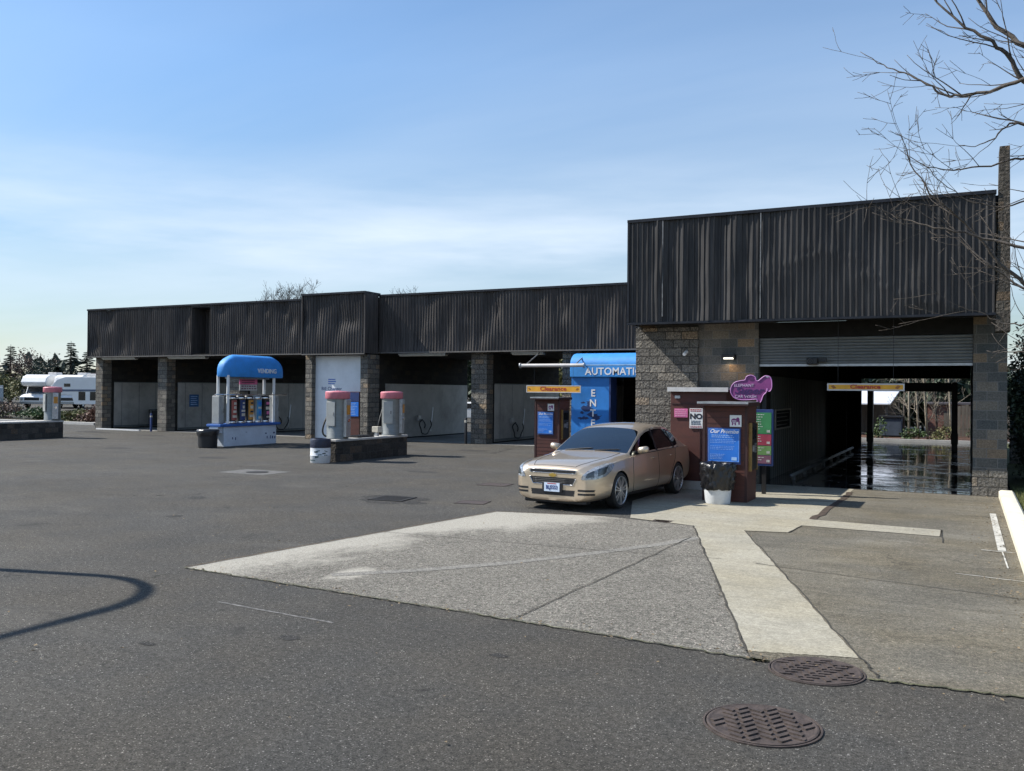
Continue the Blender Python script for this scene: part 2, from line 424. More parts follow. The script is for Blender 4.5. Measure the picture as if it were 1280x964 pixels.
# wet tunnel floor
def wet_mat():
    m, nt, ns, ln, b = new_mat('wet_concrete')
    tc = N(ns, 'ShaderNodeTexCoord')
    mp = N(ns, 'ShaderNodeMapping'); mp.inputs['Scale'].default_value = (.8, 1, 1); ln.new(tc.outputs['Object'], mp.inputs['Vector'])
    n1 = N(ns, 'ShaderNodeTexNoise', i_Scale=.9, i_Detail=6, i_Roughness=.6); ln.new(mp.outputs[0], n1.inputs['Vector'])
    r1 = ramp(ns, [(.38, (.03,.03,.03)), (.6, (.075,.072,.068))]); ln.new(n1.outputs['Fac'], r1.inputs['Fac'])
    ln.new(r1.outputs['Color'], b.inputs['Base Color'])
    r2 = ramp(ns, [(.48, (.02,)*3), (.64, (.32,)*3)]); ln.new(n1.outputs['Fac'], r2.inputs['Fac'])
    ln.new(r2.outputs['Color'], b.inputs['Roughness'])
    b.inputs['Specular IOR Level'].default_value = .7
    n2 = N(ns, 'ShaderNodeTexNoise', i_Scale=3.5, i_Detail=3); ln.new(mp.outputs[0], n2.inputs['Vector'])
    bp = N(ns, 'ShaderNodeBump', i_Strength=.28, i_Distance=.012); ln.new(n2.outputs['Fac'], bp.inputs['Height']); ln.new(bp.outputs[0], b.inputs['Normal'])
    return m
MT['wet'] = wet_mat()

# ------------------------------------------------------------------ camera, sun, sky
Rm = ((.8913358, .4532545, .00899222), (.00480332, .01039208, -.99993446), (-.45331824, .89132057, .00708571))
cam = bpy.data.cameras.new('camera'); cam.sensor_width = 36; cam.lens = 36*1115/1280
cam.clip_end = 3000; cam.clip_start = .05
co = bpy.data.objects.new('camera', cam); col.objects.link(co)
rt, dn, fw = (Vector(r) for r in Rm)
mw = Matrix.Identity(4)
for i in range(3):
    mw[i][0] = rt[i]; mw[i][1] = -dn[i]; mw[i][2] = -fw[i]
mw[2][3] = 2.1
co.matrix_world = mw
sc.camera = co
AZ, EL = R(15), R(44)
sun = bpy.data.lights.new('sun', 'SUN'); sun.energy = 5.0; sun.angle = R(.5); sun.color = (1, .955, .88)
so = bpy.data.objects.new('sun', sun); col.objects.link(so)
to_sun = Vector((-math.cos(EL)*math.cos(AZ), -math.cos(EL)*math.sin(AZ), math.sin(EL)))
so.rotation_euler = to_sun.to_track_quat('Z', 'Y').to_euler()
so.location = (-30, -10, 40)

w = bpy.data.worlds.new('World'); sc.world = w; w.use_nodes = True
ns, ln = w.node_tree.nodes, w.node_tree.links
bg = ns['Background']
sky = ns.new('ShaderNodeTexSky'); sky.sky_type = 'NISHITA'; sky.sun_disc = False
sky.sun_elevation = EL; sky.sun_rotation = R(90) - (math.pi + AZ)
sky.altitude = 50; sky.air_density = 1.05; sky.dust_density = .12; sky.ozone_density = 2.2
tc = ns.new('ShaderNodeTexCoord')
# thin cirrus, laid out on a high flat layer by direction
sx = ns.new('ShaderNodeSeparateXYZ'); ln.new(tc.outputs['Generated'], sx.inputs[0])
zc = N(ns, 'ShaderNodeMath', operation='ADD'); zc.inputs[1].default_value = .10; ln.new(sx.outputs[2], zc.inputs[0])
dx = N(ns, 'ShaderNodeMath', operation='DIVIDE'); ln.new(sx.outputs[0], dx.inputs[0]); ln.new(zc.outputs[0], dx.inputs[1])
dy = N(ns, 'ShaderNodeMath', operation='DIVIDE'); ln.new(sx.outputs[1], dy.inputs[0]); ln.new(zc.outputs[0], dy.inputs[1])
cb = ns.new('ShaderNodeCombineXYZ'); ln.new(dx.outputs[0], cb.inputs[0]); ln.new(dy.outputs[0], cb.inputs[1])
mp = ns.new('ShaderNodeMapping'); mp.inputs['Rotation'].default_value = (0, 0, R(-27)); mp.inputs['Scale'].default_value = (.28, .75, 1); mp.inputs['Location'].default_value = (1.3, .4, 0)
ln.new(cb.outputs[0], mp.inputs['Vector'])
nz = N(ns, 'ShaderNodeTexNoise', i_Scale=.8, i_Detail=7, i_Roughness=.52); nz.inputs['Distortion'].default_value = .3; ln.new(mp.outputs[0], nz.inputs['Vector'])
cr = ramp(ns, [(.28, (.06,.06,.06)), (.74, (1,1,1))]); ln.new(nz.outputs['Fac'], cr.inputs['Fac'])
# more cloud low down
hz = N(ns, 'ShaderNodeMapRange'); hz.inputs['From Min'].default_value = .02; hz.inputs['From Max'].default_value = .42; hz.inputs['To Min'].default_value = .75; hz.inputs['To Max'].default_value = .27
ln.new(sx.outputs[2], hz.inputs['Value'])
cm = N(ns, 'ShaderNodeMath', operation='MULTIPLY'); ln.new(cr.outputs['Color'], cm.inputs[0]); ln.new(hz.outputs[0], cm.inputs[1])
bz = ramp(ns, [(.095, (0,0,0)), (.15, (1,1,1)), (.175, (.8,.8,.8)), (.26, (0,0,0))]); ln.new(sx.outputs[2], bz.inputs['Fac'])
m2p = ns.new('ShaderNodeMapping'); m2p.inputs['Scale'].default_value = (1.6, 1.6, 11); ln.new(tc.outputs['Generated'], m2p.inputs['Vector'])
bn = N(ns, 'ShaderNodeTexNoise', i_Scale=1.3, i_Detail=7, i_Roughness=.55); ln.new(m2p.outputs[0], bn.inputs['Vector'])
br_ = ramp(ns, [(.36, (0,0,0)), (.66, (.75,.75,.75))]); ln.new(bn.outputs['Fac'], br_.inputs['Fac'])
bm_ = N(ns, 'ShaderNodeMath', operation='MULTIPLY'); ln.new(bz.outputs['Color'], bm_.inputs[0]); ln.new(br_.outputs['Color'], bm_.inputs[1])
cmx = N(ns, 'ShaderNodeMath', operation='ADD'); cmx.use_clamp = True; ln.new(cm.outputs[0], cmx.inputs[0]); ln.new(bm_.outputs[0], cmx.inputs[1])
mxs = N(ns, 'ShaderNodeMix', data_type='RGBA'); ln.new(cmx.outputs[0], mxs.inputs['Factor'])
hs = N(ns, 'ShaderNodeHueSaturation', i_Saturation=1.12); hv = N(ns, 'ShaderNodeMapRange'); hv.inputs['From Min'].default_value = .0; hv.inputs['From Max'].default_value = .34; hv.inputs['To Min'].default_value = .60; hv.inputs['To Max'].default_value = 1.22; ln.new(sx.outputs[2], hv.inputs['Value']); ln.new(hv.outputs[0], hs.inputs['Value']); ln.new(sky.outputs[0], hs.inputs['Color']); ln.new(hs.outputs[0], mxs.inputs['A']); mxs.inputs['B'].default_value = (6.0, 6.9, 8.0, 1)
ln.new(mxs.outputs['Result'], bg.inputs['Color'])
bg.inputs['Strength'].default_value = .10

sc.view_settings.view_transform = 'Standard'; sc.view_settings.look = 'None'
sc.view_settings.exposure = .5; sc.view_settings.gamma = 1; sc.view_settings.use_curve_mapping = False
sc.cycles.use_denoising = True
sc.cycles.max_bounces = 8; sc.cycles.diffuse_bounces = 4; sc.cycles.transparent_max_bounces = 12
sc.cycles.caustics_reflective = False; sc.cycles.caustics_refractive = False
sc.cycles.use_adaptive_sampling = True; sc.cycles.adaptive_threshold = .02
M = MT
# ================================================================== GROUND
def sheet(name, polys, z, mt, kind='structure'):
    mb = MB()
    for p in polys:
        mb.add([(x, y, z) for x, y in p], [tuple(range(len(p)))])
    o = mb.build(name, mt); tag(o, kind=kind)
    return o

def strip_poly(pts, w):
    out = []
    for (a, b) in zip(pts[:-1], pts[1:]):
        a = Vector((*a, 0)); b = Vector((*b, 0)); n = (b-a).cross(Vector((0,0,1))).normalized()*w/2
        out.append([(p.x, p.y) for p in (a-n, b-n, b+n, a+n)])
    return out
def wob(pts, amp, n, seed):
    rg = random.Random(seed); out = []
    for a, b in zip(pts[:-1], pts[1:]):
        for k in range(n):
            t = k/n
            j = 0 if (k == 0) else amp
            out.append((a[0]+(b[0]-a[0])*t + rg.uniform(-j, j), a[1]+(b[1]-a[1])*t + rg.uniform(-j, j)))
    out.append(pts[-1]); return out
asphalt = ground_mat('worn_asphalt', (.070,.067,.0605), .85, (.36,.345,.32), .42, 80, .17, .22, tint=(1.05,1.0,.93), bump=1.0, stains=.75, cracks=.8, dust=.5)
sheet('ground', [[(-900,-900),(900,-900),(900,900),(-900,900)]], 0, asphalt)

def smear_left(ns, ln, tc, out):
    s = N(ns, 'ShaderNodeSeparateXYZ'); ln.new(tc.outputs['Object'], s.inputs[0])
    e = N(ns, 'ShaderNodeMath', operation='MULTIPLY_ADD'); e.inputs[1].default_value = -.14; ln.new(s.outputs[1], e.inputs[0])
    e2 = N(ns, 'ShaderNodeMath', operation='ADD'); ln.new(s.outputs[0], e2.inputs[0]); e2.inputs[1].default_value = 9.17
    ln.new(e2.outputs[0], e.inputs[2])                 # metres from the left edge
    yb = N(ns, 'ShaderNodeMapRange'); yb.inputs['From Min'].default_value = 11.2; yb.inputs['From Max'].default_value = 13.6
    yb.inputs['To Min'].default_value = 0; yb.inputs['To Max'].default_value = 1.0; ln.new(s.outputs[1], yb.inputs['Value'])
    dv = N(ns, 'ShaderNodeMapRange'); dv.inputs['From Min'].default_value = 0; dv.inputs['From Max'].default_value = 2.6
    dv.inputs['To Min'].default_value = .62; dv.inputs['To Max'].default_value = -.2; ln.new(e.outputs[0], dv.inputs['Value'])
    mxx = N(ns, 'ShaderNodeMath', operation='MULTIPLY_ADD'); mxx.inputs[1].default_value = .36
    ln.new(yb.outputs[0], mxx.inputs[0]); ln.new(dv.outputs[0], mxx.inputs[2])
    mpg = N(ns, 'ShaderNodeMapping'); mpg.inputs['Scale'].default_value = (1.0, .55, 1); ln.new(tc.outputs['Object'], mpg.inputs['Vector'])
    nz = N(ns, 'ShaderNodeTexNoise', i_Scale=.95, i_Detail=12, i_Roughness=.78); nz.inputs['Distortion'].default_value = .5; ln.new(mpg.outputs[0], nz.inputs['Vector'])
    ad = N(ns, 'ShaderNodeMath', operation='ADD'); ln.new(mxx.outputs[0], ad.inputs[0]); ln.new(nz.outputs['Fac'], ad.inputs[1])
    rp = ramp(ns, [(.80, (0,0,0)), (.90, (.55,.55,.55)), (1.06, (1,1,1))]); ln.new(ad.outputs[0], rp.inputs['Fac'])
    mpe = N(ns, 'ShaderNodeMapping'); mpe.vector_type = 'POINT'; mpe.inputs['Location'].default_value = (6.25/.38, -8.32/.72, 0); mpe.inputs['Scale'].default_value = (1/.38, 1/.72, 0); ln.new(tc.outputs['Object'], mpe.inputs['Vector'])
    le = N(ns, 'ShaderNodeVectorMath', operation='LENGTH'); ln.new(mpe.outputs[0], le.inputs[0])
    ef = N(ns, 'ShaderNodeMapRange'); ef.inputs['From Min'].default_value = .2; ef.inputs['From Max'].default_value = 1.25; ef.inputs['To Min'].default_value = .5; ef.inputs['To Max'].default_value = -.1; ln.new(le.outputs['Value'], ef.inputs['Value'])
    ea = N(ns, 'ShaderNodeMath', operation='ADD'); ln.new(ef.outputs[0], ea.inputs[0]); ln.new(nz.outputs['Fac'], ea.inputs[1])
    er = ramp(ns, [(.78, (0,0,0)), (.90, (.6,.6,.6)), (1.05, (1,1,1))]); ln.new(ea.outputs[0], er.inputs['Fac'])
    mxm = N(ns, 'ShaderNodeMath', operation='MAXIMUM'); ln.new(rp.outputs['Color'], mxm.inputs[0]); ln.new(er.outputs['Color'], mxm.inputs[1])
    g = N(ns, 'ShaderNodeTexNoise', i_Scale=60, i_Detail=3); ln.new(tc.outputs['Object'], g.inputs['Vector'])
    gr = N(ns, 'ShaderNodeMapRange'); gr.inputs['From Min'].default_value = .35; gr.inputs['From Max'].default_value = .6; gr.inputs['To Min'].default_value = .35; ln.new(g.outputs['Fac'], gr.inputs['Value'])
    mu = N(ns, 'ShaderNodeMath', operation='MULTIPLY'); ln.new(mxm.outputs[0], mu.inputs[0]); ln.new(gr.outputs[0], mu.inputs[1])
    mx = N(ns, 'ShaderNodeMix', data_type='RGBA'); ln.new(mu.outputs[0], mx.inputs['Factor']); ln.new(out, mx.inputs['A'])
    mx.inputs['B'].default_value = (.43,.405,.345,1)
    return mx.outputs['Result']

agg = ground_mat('exposed_aggregate_concrete', (.168,.157,.132), .9, (.56,.48,.42), .8, 58, .16, .5, bump=1.0, stains=.3, smear=smear_left)
oldc = ground_mat('old_grey_concrete', (.142,.131,.105), .6, (.38,.32,.27), .5, 70, .2, .5, streak=.22, bump=.7, stains=.5, dust=.5, cracks=.6, tint=(1.05,1,.9))
newc = ground_mat('smooth_pale_concrete', (.335,.312,.25), .30, (.5,.48,.4), .3, 60, .13, .7, streak=.15, bump=.4, stains=.4, tint=(1.0,.97,.9))
sheet('aggregate_pavement', [wob([(-8.15,7.61),(-1.50,7.17),(-3.81,13.9),(-5.48,14.22),(-7.3,13.80),(-8.15,7.61)], .014, 40, 90)[:-1]], .004, agg)
sheet('driveway_pavement', [[(-1.50,7.17),(-.62,7.08),(.37,7.17),(.62,7.2),(.62,21.13),(-2.2,21.13),(-2.2,18.44),(-2.28,15.6),(-2.35,14.0),(-3.01,13.8),(-3.81,13.9)]], .004, oldc)
sheet('apron_pavement', [[(-3.81,13.9),(-3.01,13.8),(-2.38,13.95),(-2.32,14.8),(-.33,14.72),(-.33,15.45),(-2.28,15.62),(-2.2,18.44),(-2.2,21.13),(-4.7,21.13),(-5.75,19.1),(-5.75,16.5),(-5.0,14.25)]], .008, newc)
sheet('strip_pavement', [wob([(-1.57,7.37),(-.75,7.60),(-3.01,13.797),(-3.81,13.897),(-1.57,7.37)], .010, 40, 91)[:-1]], .008, newc)
# joints and cracks as narrow dark seams
seam = mat('dark_joint_filler', (.05,.045,.035), .95, 0, .4, 9)
J = []
J += strip_poly(wob([(-3.71,7.40),(-3.62,10.2),(-3.55,12.8)], .015, 8, 1), .014)
J += strip_poly(wob([(-3.83,13.9),(-1.585,7.37)], .014, 40, 2), .02)
J += strip_poly(wob([(-3.0,13.8),(-.74,7.6),(-.55,7.1)], .02, 22, 3), .017)
J += strip_poly(wob([(-3.01,13.79),(-2.38,13.94),(-2.32,14.79),(-.33,14.71),(-.32,15.45),(-2.27,15.63)], .006, 6, 4), .018)
J += strip_poly(wob([(-.33,15.4),(-.28,14.1)], .006, 6, 5), .02)
J += strip_poly(wob([(-7.75,10.95),(-4.4,11.1),(-2.75,11.3)], .012, 10, 6), .014)
J += strip_poly(wob([(-2.3,11.2),(.6,10.6)], .012, 10, 7), .016)
J += strip_poly(wob([(-2.2,17.6),(.6,17.5)], .012, 10, 17), .014)
tag(sheet('pavement_joint', J, .012, seam), kind='structure')
J = strip_poly(wob([(-2.27,15.63),(-2.19,18.44),(-2.19,20.4)], .03, 12, 8), .12) + strip_poly(wob([(-2.23,18.4),(-3.3,18.2)], .03, 6, 9), .03)
sheet('rusty_pavement_joint', J, .0125, M['rustjoint'])
moss = mat('mossy_joint', (.085,.085,.045), .95, 0, .5, 6)
J = strip_poly(wob([(-8.15,7.60),(-4.5,7.37),(-1.5,7.16),(-1.37,7.15)], .022, 60, 10), .02) + strip_poly(wob([(-.63,7.07),(.37,7.16),(.62,7.19)], .022, 24, 10), .026)
sheet('mossy_pavement_edge', J, .0126, moss)
J = strip_poly(wob([(-8.15,7.62),(-7.3,13.8),(-5.48,14.22)], .015, 20, 20), .02)
sheet('rusty_slab_edge', J, .0127, mat('rust_brown_edge', (.13,.085,.045), .95, 0, .4, 6))
# paint
paint = mat('worn_white_road_paint', (.50,.485,.43), .7, 0, .3, 7, dirt=.6)
sheet('road_marking', strip_poly([(.44,18.03),(.45,13.75)], .10) + strip_poly([(.45,13.7),(.47,12.4)], .018), .013, paint)
sheet('faded_road_marking', strip_poly(wob([(.2,13.72),(.6,13.66)], .01, 4, 3), .035) + strip_poly(wob([(-.1,11.75),(.6,11.6)], .01, 8, 4), .018), .0132, paint)
scr = mat('pale_tyre_scrape', (.135,.13,.122), .9, 0, .6, 16)
sheet('pale_scrape', strip_poly(wob([(-6.56,6.55),(-5.8,6.5),(-5.07,6.46)], .006, 8, 5), .035), .004, scr)
sheet('faint_scrape', strip_poly(wob([(-9.2,5.35),(-8.6,5.2),(-8.1,5.05)], .01, 8, 6), .04), .004, scr)
def blob_pts(cx, cy, rx, ry, seed, n=36):
    rg_ = random.Random(seed); ph = rg_.uniform(0, 50)
    return [(cx + rx*(1+.45*noise.noise(Vector((math.cos(i*6.283/n)*1.4+ph, math.sin(i*6.283/n)*1.4, seed))) + .2*noise.noise(Vector((i*1.7, ph, 0))))*math.cos(i*6.283/n), cy + ry*(1+.45*noise.noise(Vector((math.cos(i*6.283/n)*1.4, math.sin(i*6.283/n)*1.4+ph, seed))))*math.sin(i*6.283/n)) for i in range(n)]
oil = ground_mat('oily_asphalt', (.045,.043,.040), .85, (.30,.29,.27), .35, 80, .3, .8, bump=.8)
rg = random.Random(12); OB = []
for i, (x, y, rx, ry) in enumerate(((-9.9, 14.4, .75, .6), (-9.3, 14.1, .35, .2), (-6.6, 14.6, .5, .22), (-19.5, 28.6, .9, .35), (-37.2, 28.9, 1.1, .4), (-32.5, 28.3, .8, .3), (-15.6, 27.6, .6, .3), (-9.3, 24.5, .5, .4), (-7.9, 21.5, .45, .3), (-13.2, 12.6, .22, .16), (-11.6, 10.6, .16, .12), (-5.1, 5.9, .10, .07), (-3.3, 6.3, .07, .05), (-6.0, 5.2, .08, .05), (-12.5, 19.6, .4, .25), (-20.6, 20.2, .5, .3), (-26.5, 21.6, .6, .4))):
    OB.append(blob_pts(x, y, rx, ry, i+3))
for k, p in enumerate(OB):
    o_ = sheet('oil_stain', [p], .0024 + .00005*k, oil)
# curved tyre trail across the aggregate
trail = ground_mat('dusty_tyre_trail', (.205,.195,.172), .6, (.5,.48,.43), .6, 62, .15, .5, bump=.5)
pts = [(-3.4,12.95),(-3.75,12.0),(-4.3,10.9),(-5.0,9.7),(-5.7,8.8),(-6.4,8.1)]
sheet('tyre_trail', strip_poly(pts, .17), .0075, trail)

# drains and covers
def manhole(loc, r, label, dark=False):
    t = thing('manhole_cover', label, 'manhole', (*loc, .004))
    mb = MB(); mb.lathe([(r+.022, -.002), (r+.022, .006), (r+.010, .0065), (r+.008, .001)], seg=56, caps=False)
    mb.build('frame', M['iron'], t, world=False)
    mb = MB(); mb.lathe([(r, -.002), (r, .008), (r-.012, .011), (r-.03, .006), (.001, .006)], seg=56, caps=False)
    k = 0; s = .082
    for i in range(-6, 7):
        for j in range(-6, 7):
            x = i*s*1.12; y = j*s*.92 + (s*.46 if i % 2 else 0)
            if x*x + y*y > (r-.048)**2: continue
            a = R(38 if (i % 2) else -38)
            ax = Vector((math.cos(a), math.sin(a), 0)); ay = Vector((-math.sin(a), math.cos(a), 0))
            mb.obox((x, y, .009), ax*.043, ay*.0165, (0, 0, .007))
    mb.build('cover', M['iron'], t, world=False)
    return t
m1 = manhole((-1.14, 5.78), .345, 'round rusty manhole cover in asphalt, the nearer of the two', False)
m2 = manhole((-1.00, 7.10), .33, 'round rusty manhole cover touching the end of the pale concrete strip')
m1.rotation_euler = (0, 0, R(20)); m2.rotation_euler = (0, 0, R(-25))
def grate(loc, w, d, label, rz=0, frame=M['irondark']):
    t = thing('drain_grate', label, 'drain', (*loc, 0), rz)
    mb = MB(); mb.box(-w/2, w/2, -d/2, d/2, .001, .006); mb.build('sump', M['lett_black'], t, world=False)
    mb = MB(); n = 9
    for i in range(n):
        x = -w/2 + w*(i+.5)/n
        mb.box(x-.018, x+.018, -d/2+.002, d/2-.002, .0065, .016)
    mb.build('bars', M['irondark'], t, world=False)
    mb = MB()
    for a in ((-w/2-.05, w/2+.05, -d/2-.05, -d/2), (-w/2-.05, w/2+.05, d/2, d/2+.05), (-w/2-.05, -w/2, -d/2, d/2), (w/2, w/2+.05, -d/2, d/2)):
        mb.box(*a, .001, .018)
    mb.build('frame', frame, t, world=False)
grate((-9.9, 14.4), .62, .6, 'square dark storm drain grate left of the bright slab corner', R(8))
def flat_cover(name, loc, w, d, label, mt, rz=0):
    t = thing(name, label, 'drain', (*loc, 0), rz)
    mb = MB(); mb.box(-w/2, w/2, -d/2, d/2, .001, .008); mb.build('cover', mt, t, world=False, bevel=.003)
    mb = MB()
    for a in ((-w/2-.04, w/2+.04, -d/2-.04, -d/2-.003), (-w/2-.04, w/2+.04, d/2+.003, d/2+.04), (-w/2-.04, -w/2-.003, -d/2, d/2), (w/2+.003, w/2+.04, -d/2, d/2)):
        mb.box(*a, .001, .010)
    mb.build('frame', M['iron'], t, world=False)
flat_cover('utility_cover', (-8.3, 14.72), .5, .42, 'small flat utility cover just in front of the car bumper', M['iron'], R(10))
flat_cover('utility_cover', (-9.45, 17.8), .6, .5, 'flat utility cover in asphalt left of the car', M['iron'], R(5))
flat_cover('utility_cover', (-4.42, 14.16), .24, .14, 'tiny oval utility cover at the upper edge of the aggregate slab', M['iron'])
t = thing('valve_box', 'small dark valve box in a pale square patch near the blue trash barrel', 'drain', (-16.1, 17.3, 0))
mb = MB(); mb.box(-.75, .75, -.55, .5, .001, .004); mb.build('patch', mat('pale_patch', (.115,.112,.105), .9, 0, .3, 6), t, world=False)
mb = MB(); mb.lathe([(.28, .004), (.28, .014), (.22, .018), (.0005, .016)], (0.1, -.05, 0), 20, caps=False); mb.build('lid', M['irondark'], t, world=False)

# kerb and lawn strip on the right
mb = MB(); mb.prism([(.62, 5, 0), (.62, 5, .125), (.66, 5, .155), (.86, 5, .155), (.9, 5, .12), (.9, 5, 0)], (0, 16.1, 0))
tag(mb.build('kerb', M['kerb'], auto=40), kind='structure')
sheet('lawn', [[(.9,3),(9,3),(9,48),(.9,48)]], .06, ground_mat('lawn_soil', (.06,.065,.025), .5, (.12,.13,.05), .4, 40, .3, .5, bump=1))
rg = random.Random(5); mb = MB()
for i in range(9000):
    x = .92 + abs(rg.gauss(0, 1))*.55; y = rg.uniform(10, 22.2)
    h = rg.uniform(.04, .12); a = rg.uniform(0, 6.28); w_ = .006
    dxx, dyy = math.cos(a)*w_, math.sin(a)*w_
    mb.add([(x-dxx, y-dyy, .06), (x+dxx, y+dyy, .06), (x+rg.uniform(-.04,.04), y+rg.uniform(-.04,.04), .06+h)], [(0,1,2)])
tag(mb.build('grass', mat('dry_green_grass', (.13,.14,.045), .7, 0, .45, 3)), 'short yellowish green grass beside the cream kerb', 'grass', kind='stuff')

rg = random.Random(55); mb = MB()
for i in range(900):
    k = rg.random()
    if k < .45: x, y = .60 - abs(rg.gauss(0, .22)), rg.uniform(8, 21)
    elif k < .7: t_ = rg.random(); x, y = -8.1 + 8.6*t_ + rg.gauss(0, .05), 7.6 - .5*t_ + rg.gauss(0, .10)
    else: x, y = rg.uniform(-12, .5), rg.uniform(4.2, 20)
    a = rg.uniform(0, 6.28); L = rg.uniform(.006, .022); c_, s_ = math.cos(a)*L, math.sin(a)*L
    z = .016
    mb.add([(x-c_, y-s_, z), (x+s_*.5, y-c_*.5, z+L*rg.uniform(0, .8)), (x+c_, y+s_, z+L*.3), (x-s_*.5, y+c_*.5, z+L*rg.uniform(0, .8))], [(0, 1, 2, 3)])
tag(mb.build('litter', mat('dry_leaf_bits', (.20,.15,.09), .9, 0, .5, 3)), 'scattered dry leaf bits and grit on the paving', 'litter', kind='stuff')

# ================================================================== BUILDINGS
def skin(mb, x0, x1, y, z0, z1, sp, dep, rows, dent, m=0):
    """ribbed sheet facing -Y; dent(x,z) pushes it inwards"""
    xs = []
    n = max(1, int(round((x1-x0)/sp))); s = (x1-x0)/n
    for i in range(n):
        b = x0 + i*s
        xs += [(b, 0), (b+.62*s, 0), (b+.69*s, dep), (b+.90*s, dep), (b+.97*s, 0)]
    xs.append((x1, 0))
    vs = []; k = len(xs)
    for j in range(rows+1):
        z = z0 + (z1-z0)*j/rows
        for x, d in xs:
            vs.append((x + .3*dent(x+31, z)*.3, y - d + dent(x, z), z))
    fs = [(j*k+i, j*k+i+1, (j+1)*k+i+1, (j+1)*k+i) for j in range(rows) for i in range(k-1)]
    mb.add(vs, fs, m)

def smooth(a, b, x):
    t = max(0, min(1, (x-a)/(b-a))); return t*t*(3-2*t)

# ---------------------------------------------------------------- tunnel wash building (right)
TB = thing('tunnel_wash_building', 'tall dark ribbed steel and block building with the open wash tunnel', 'building', (-3.25, 25, 0))
YF = 20.3; YW = 21.15; YB = 38.5
CREASE = [(-7.3, 3.2), (-4.4, 4.35), (-3.95, 4.75), (-3.45, 4.98), (-3.0, 5.22), (-2.6, 5.22), (-2.2, 4.98), (-1.7, 4.55), (-1.2, 4.2), (-.8, 4.05), (0, 3.9), (.6, 3.85)]
def crease_z(x):
    for (a, za), (b, zb) in zip(CREASE[:-1], CREASE[1:]):
        if a <= x <= b: return za + (zb-za)*(x-a)/(b-a)
    return 0
def dentR(x, z):
    d = .030*noise.noise(Vector((x*1.1, z*.7, 3))) + .018*noise.noise(Vector((x*3.6, z*1.2, 9)))
    buck = smooth(-6.75, -6.5, x)*(1-smooth(-4.5, -4.1, x))
    d += buck*(.032*math.sin(x*11.0 + 1.4*noise.noise(Vector((x*.6, z*.8, 1)))) * (1-.5*smooth(5.6, 6.2, z)) + .03*noise.noise(Vector((x*2.4, z*1.1, 5))))
    cz = crease_z(x) + .07*noise.noise(Vector((x*3, 2, 2))) + .03*noise.noise(Vector((x*9, 5, 2)))
    if x > -4.7:
        k = smooth(-4.7, -3.9, x)*(1-smooth(-.5, .4, x))
        below = cz - z
        if below > 0: d -= k*.055*max(0, 1 - below/max(.2, cz-3.78))
        else: d -= k*.055*(1-smooth(-.1, 1.15, -below))
        near = math.exp(-(below/.16)**2)
        d += k*near*(.020*noise.noise(Vector((x*6, z*7, 8))) + .022*noise.noise(Vector((x*2.5, z*3, 4))))
    return d
mb = MB()
skin(mb, -7.21, .52, YF, 3.77, 6.19, .122, .024, 44, dentR)
mb.build('fascia_cladding', M['skin'], TB, auto=28)
mb = MB()
mb.box(-7.24, .535, YF-.05, YF+.12, 6.165, 6.235); mb.build('roof_flashing', M['trim'], TB)
mb = MB(); mb.box(-7.23, .53, YF-.045, YF+.08, 3.725, 3.775); mb.build('bottom_flashing', M['zinc'] if 0 else M['trim'], TB)
mb = MB(); mb.box(-7.235, -7.185, YF-.045, YF-.005, 3.785, 6.16); mb.box(-7.235, -7.205, YF+.0, YW-.005, 3.74, 6.16); mb.build('corner_trim', M['trim'], TB)
edge_steel = mat('bare_edge_steel', (.17,.17,.17), .5, .3, .4, 9)
for x, z0, z1, w_ in ((-6.36, 3.9, 6.15, .012), (-4.10, 3.8, 6.15, .012)):
    mb = MB(); mb.box(x-w_, x+w_, YF-.052, YF-.034, z0, z1); mb.build('panel_seam', edge_steel, TB)
mb = MB(); mb.box(-7.2, .5, YF+.085, YW-.01, 3.76, 3.8); mb.build('soffit', M['soffit'], TB)
mb = MB(); mb.box(-7.2, .7, YF+.125, YB, 6.02, 6.15); mb.build('roof', M['trim'], TB)
mb = MB()
mb.box(-7.27, -4.31, YW, YW+.2, 0, 6.04)
mb.build('front_wall', M['block'], TB)
mb = MB(); mb.box(-7.285, -5.72, YW-.07, YW-.002, 1.0, 3.7); mb.box(-7.285, -4.32, YW-.05, YW-.002, 0, .2)
mb.build('split_face_facing', M['split'], TB)
mb = MB(); mb.box(-7.27, -7.07, YW+.2, YB, 0, 6.04); mb.build('side_wall', M['block'], TB)
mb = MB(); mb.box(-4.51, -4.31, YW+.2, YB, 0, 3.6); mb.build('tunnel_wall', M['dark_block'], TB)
# right hand pier and tunnel side
mb = MB(); mb.box(.14, .77, YW, YW+.6, .55, 6.04); mb.build('corner_pier', M['block'], TB)
mb = MB(); mb.box(.13, .78, YW-.03, YW+.6, 0, .548); mb.build('pier_base', M['split'], TB)
mb = MB(); mb.prism([(.525, YF-.02, 3.4), (.79, YF-.02, 3.4), (.765, YF-.02, 7.10), (.585, YF-.02, 7.10)], (0, .6, 0)); mb.build('chimney_pier', M['darkpier'], TB)
mb = MB()
mb.box(.17, .37, YW+.6, YB, 0, 3.6)
mb.build('tunnel_side_wall', M['dark_block'], TB)
mb = MB(); mb.box(-4.31, .16, YW+.25, YB-.02, 3.5, 3.58); mb.build('tunnel_ceiling', M['soffit'], TB)
mb = MB(); mb.box(-4.31, .139, YW+.02, YW+.22, 3.42, 3.76); mb.build('lintel', M['soffit'], TB)
mb = MB(); mb.box(-4.31, .16, YB-.3, YB, 2.76, 3.49); mb.build('rear_lintel', M['dark_block'], TB)
mb = MB(); mb.box(-4.31, .6, YB-.3, YB-.01, 3.6, 6.04); mb.build('rear_wall', M['block'], TB)
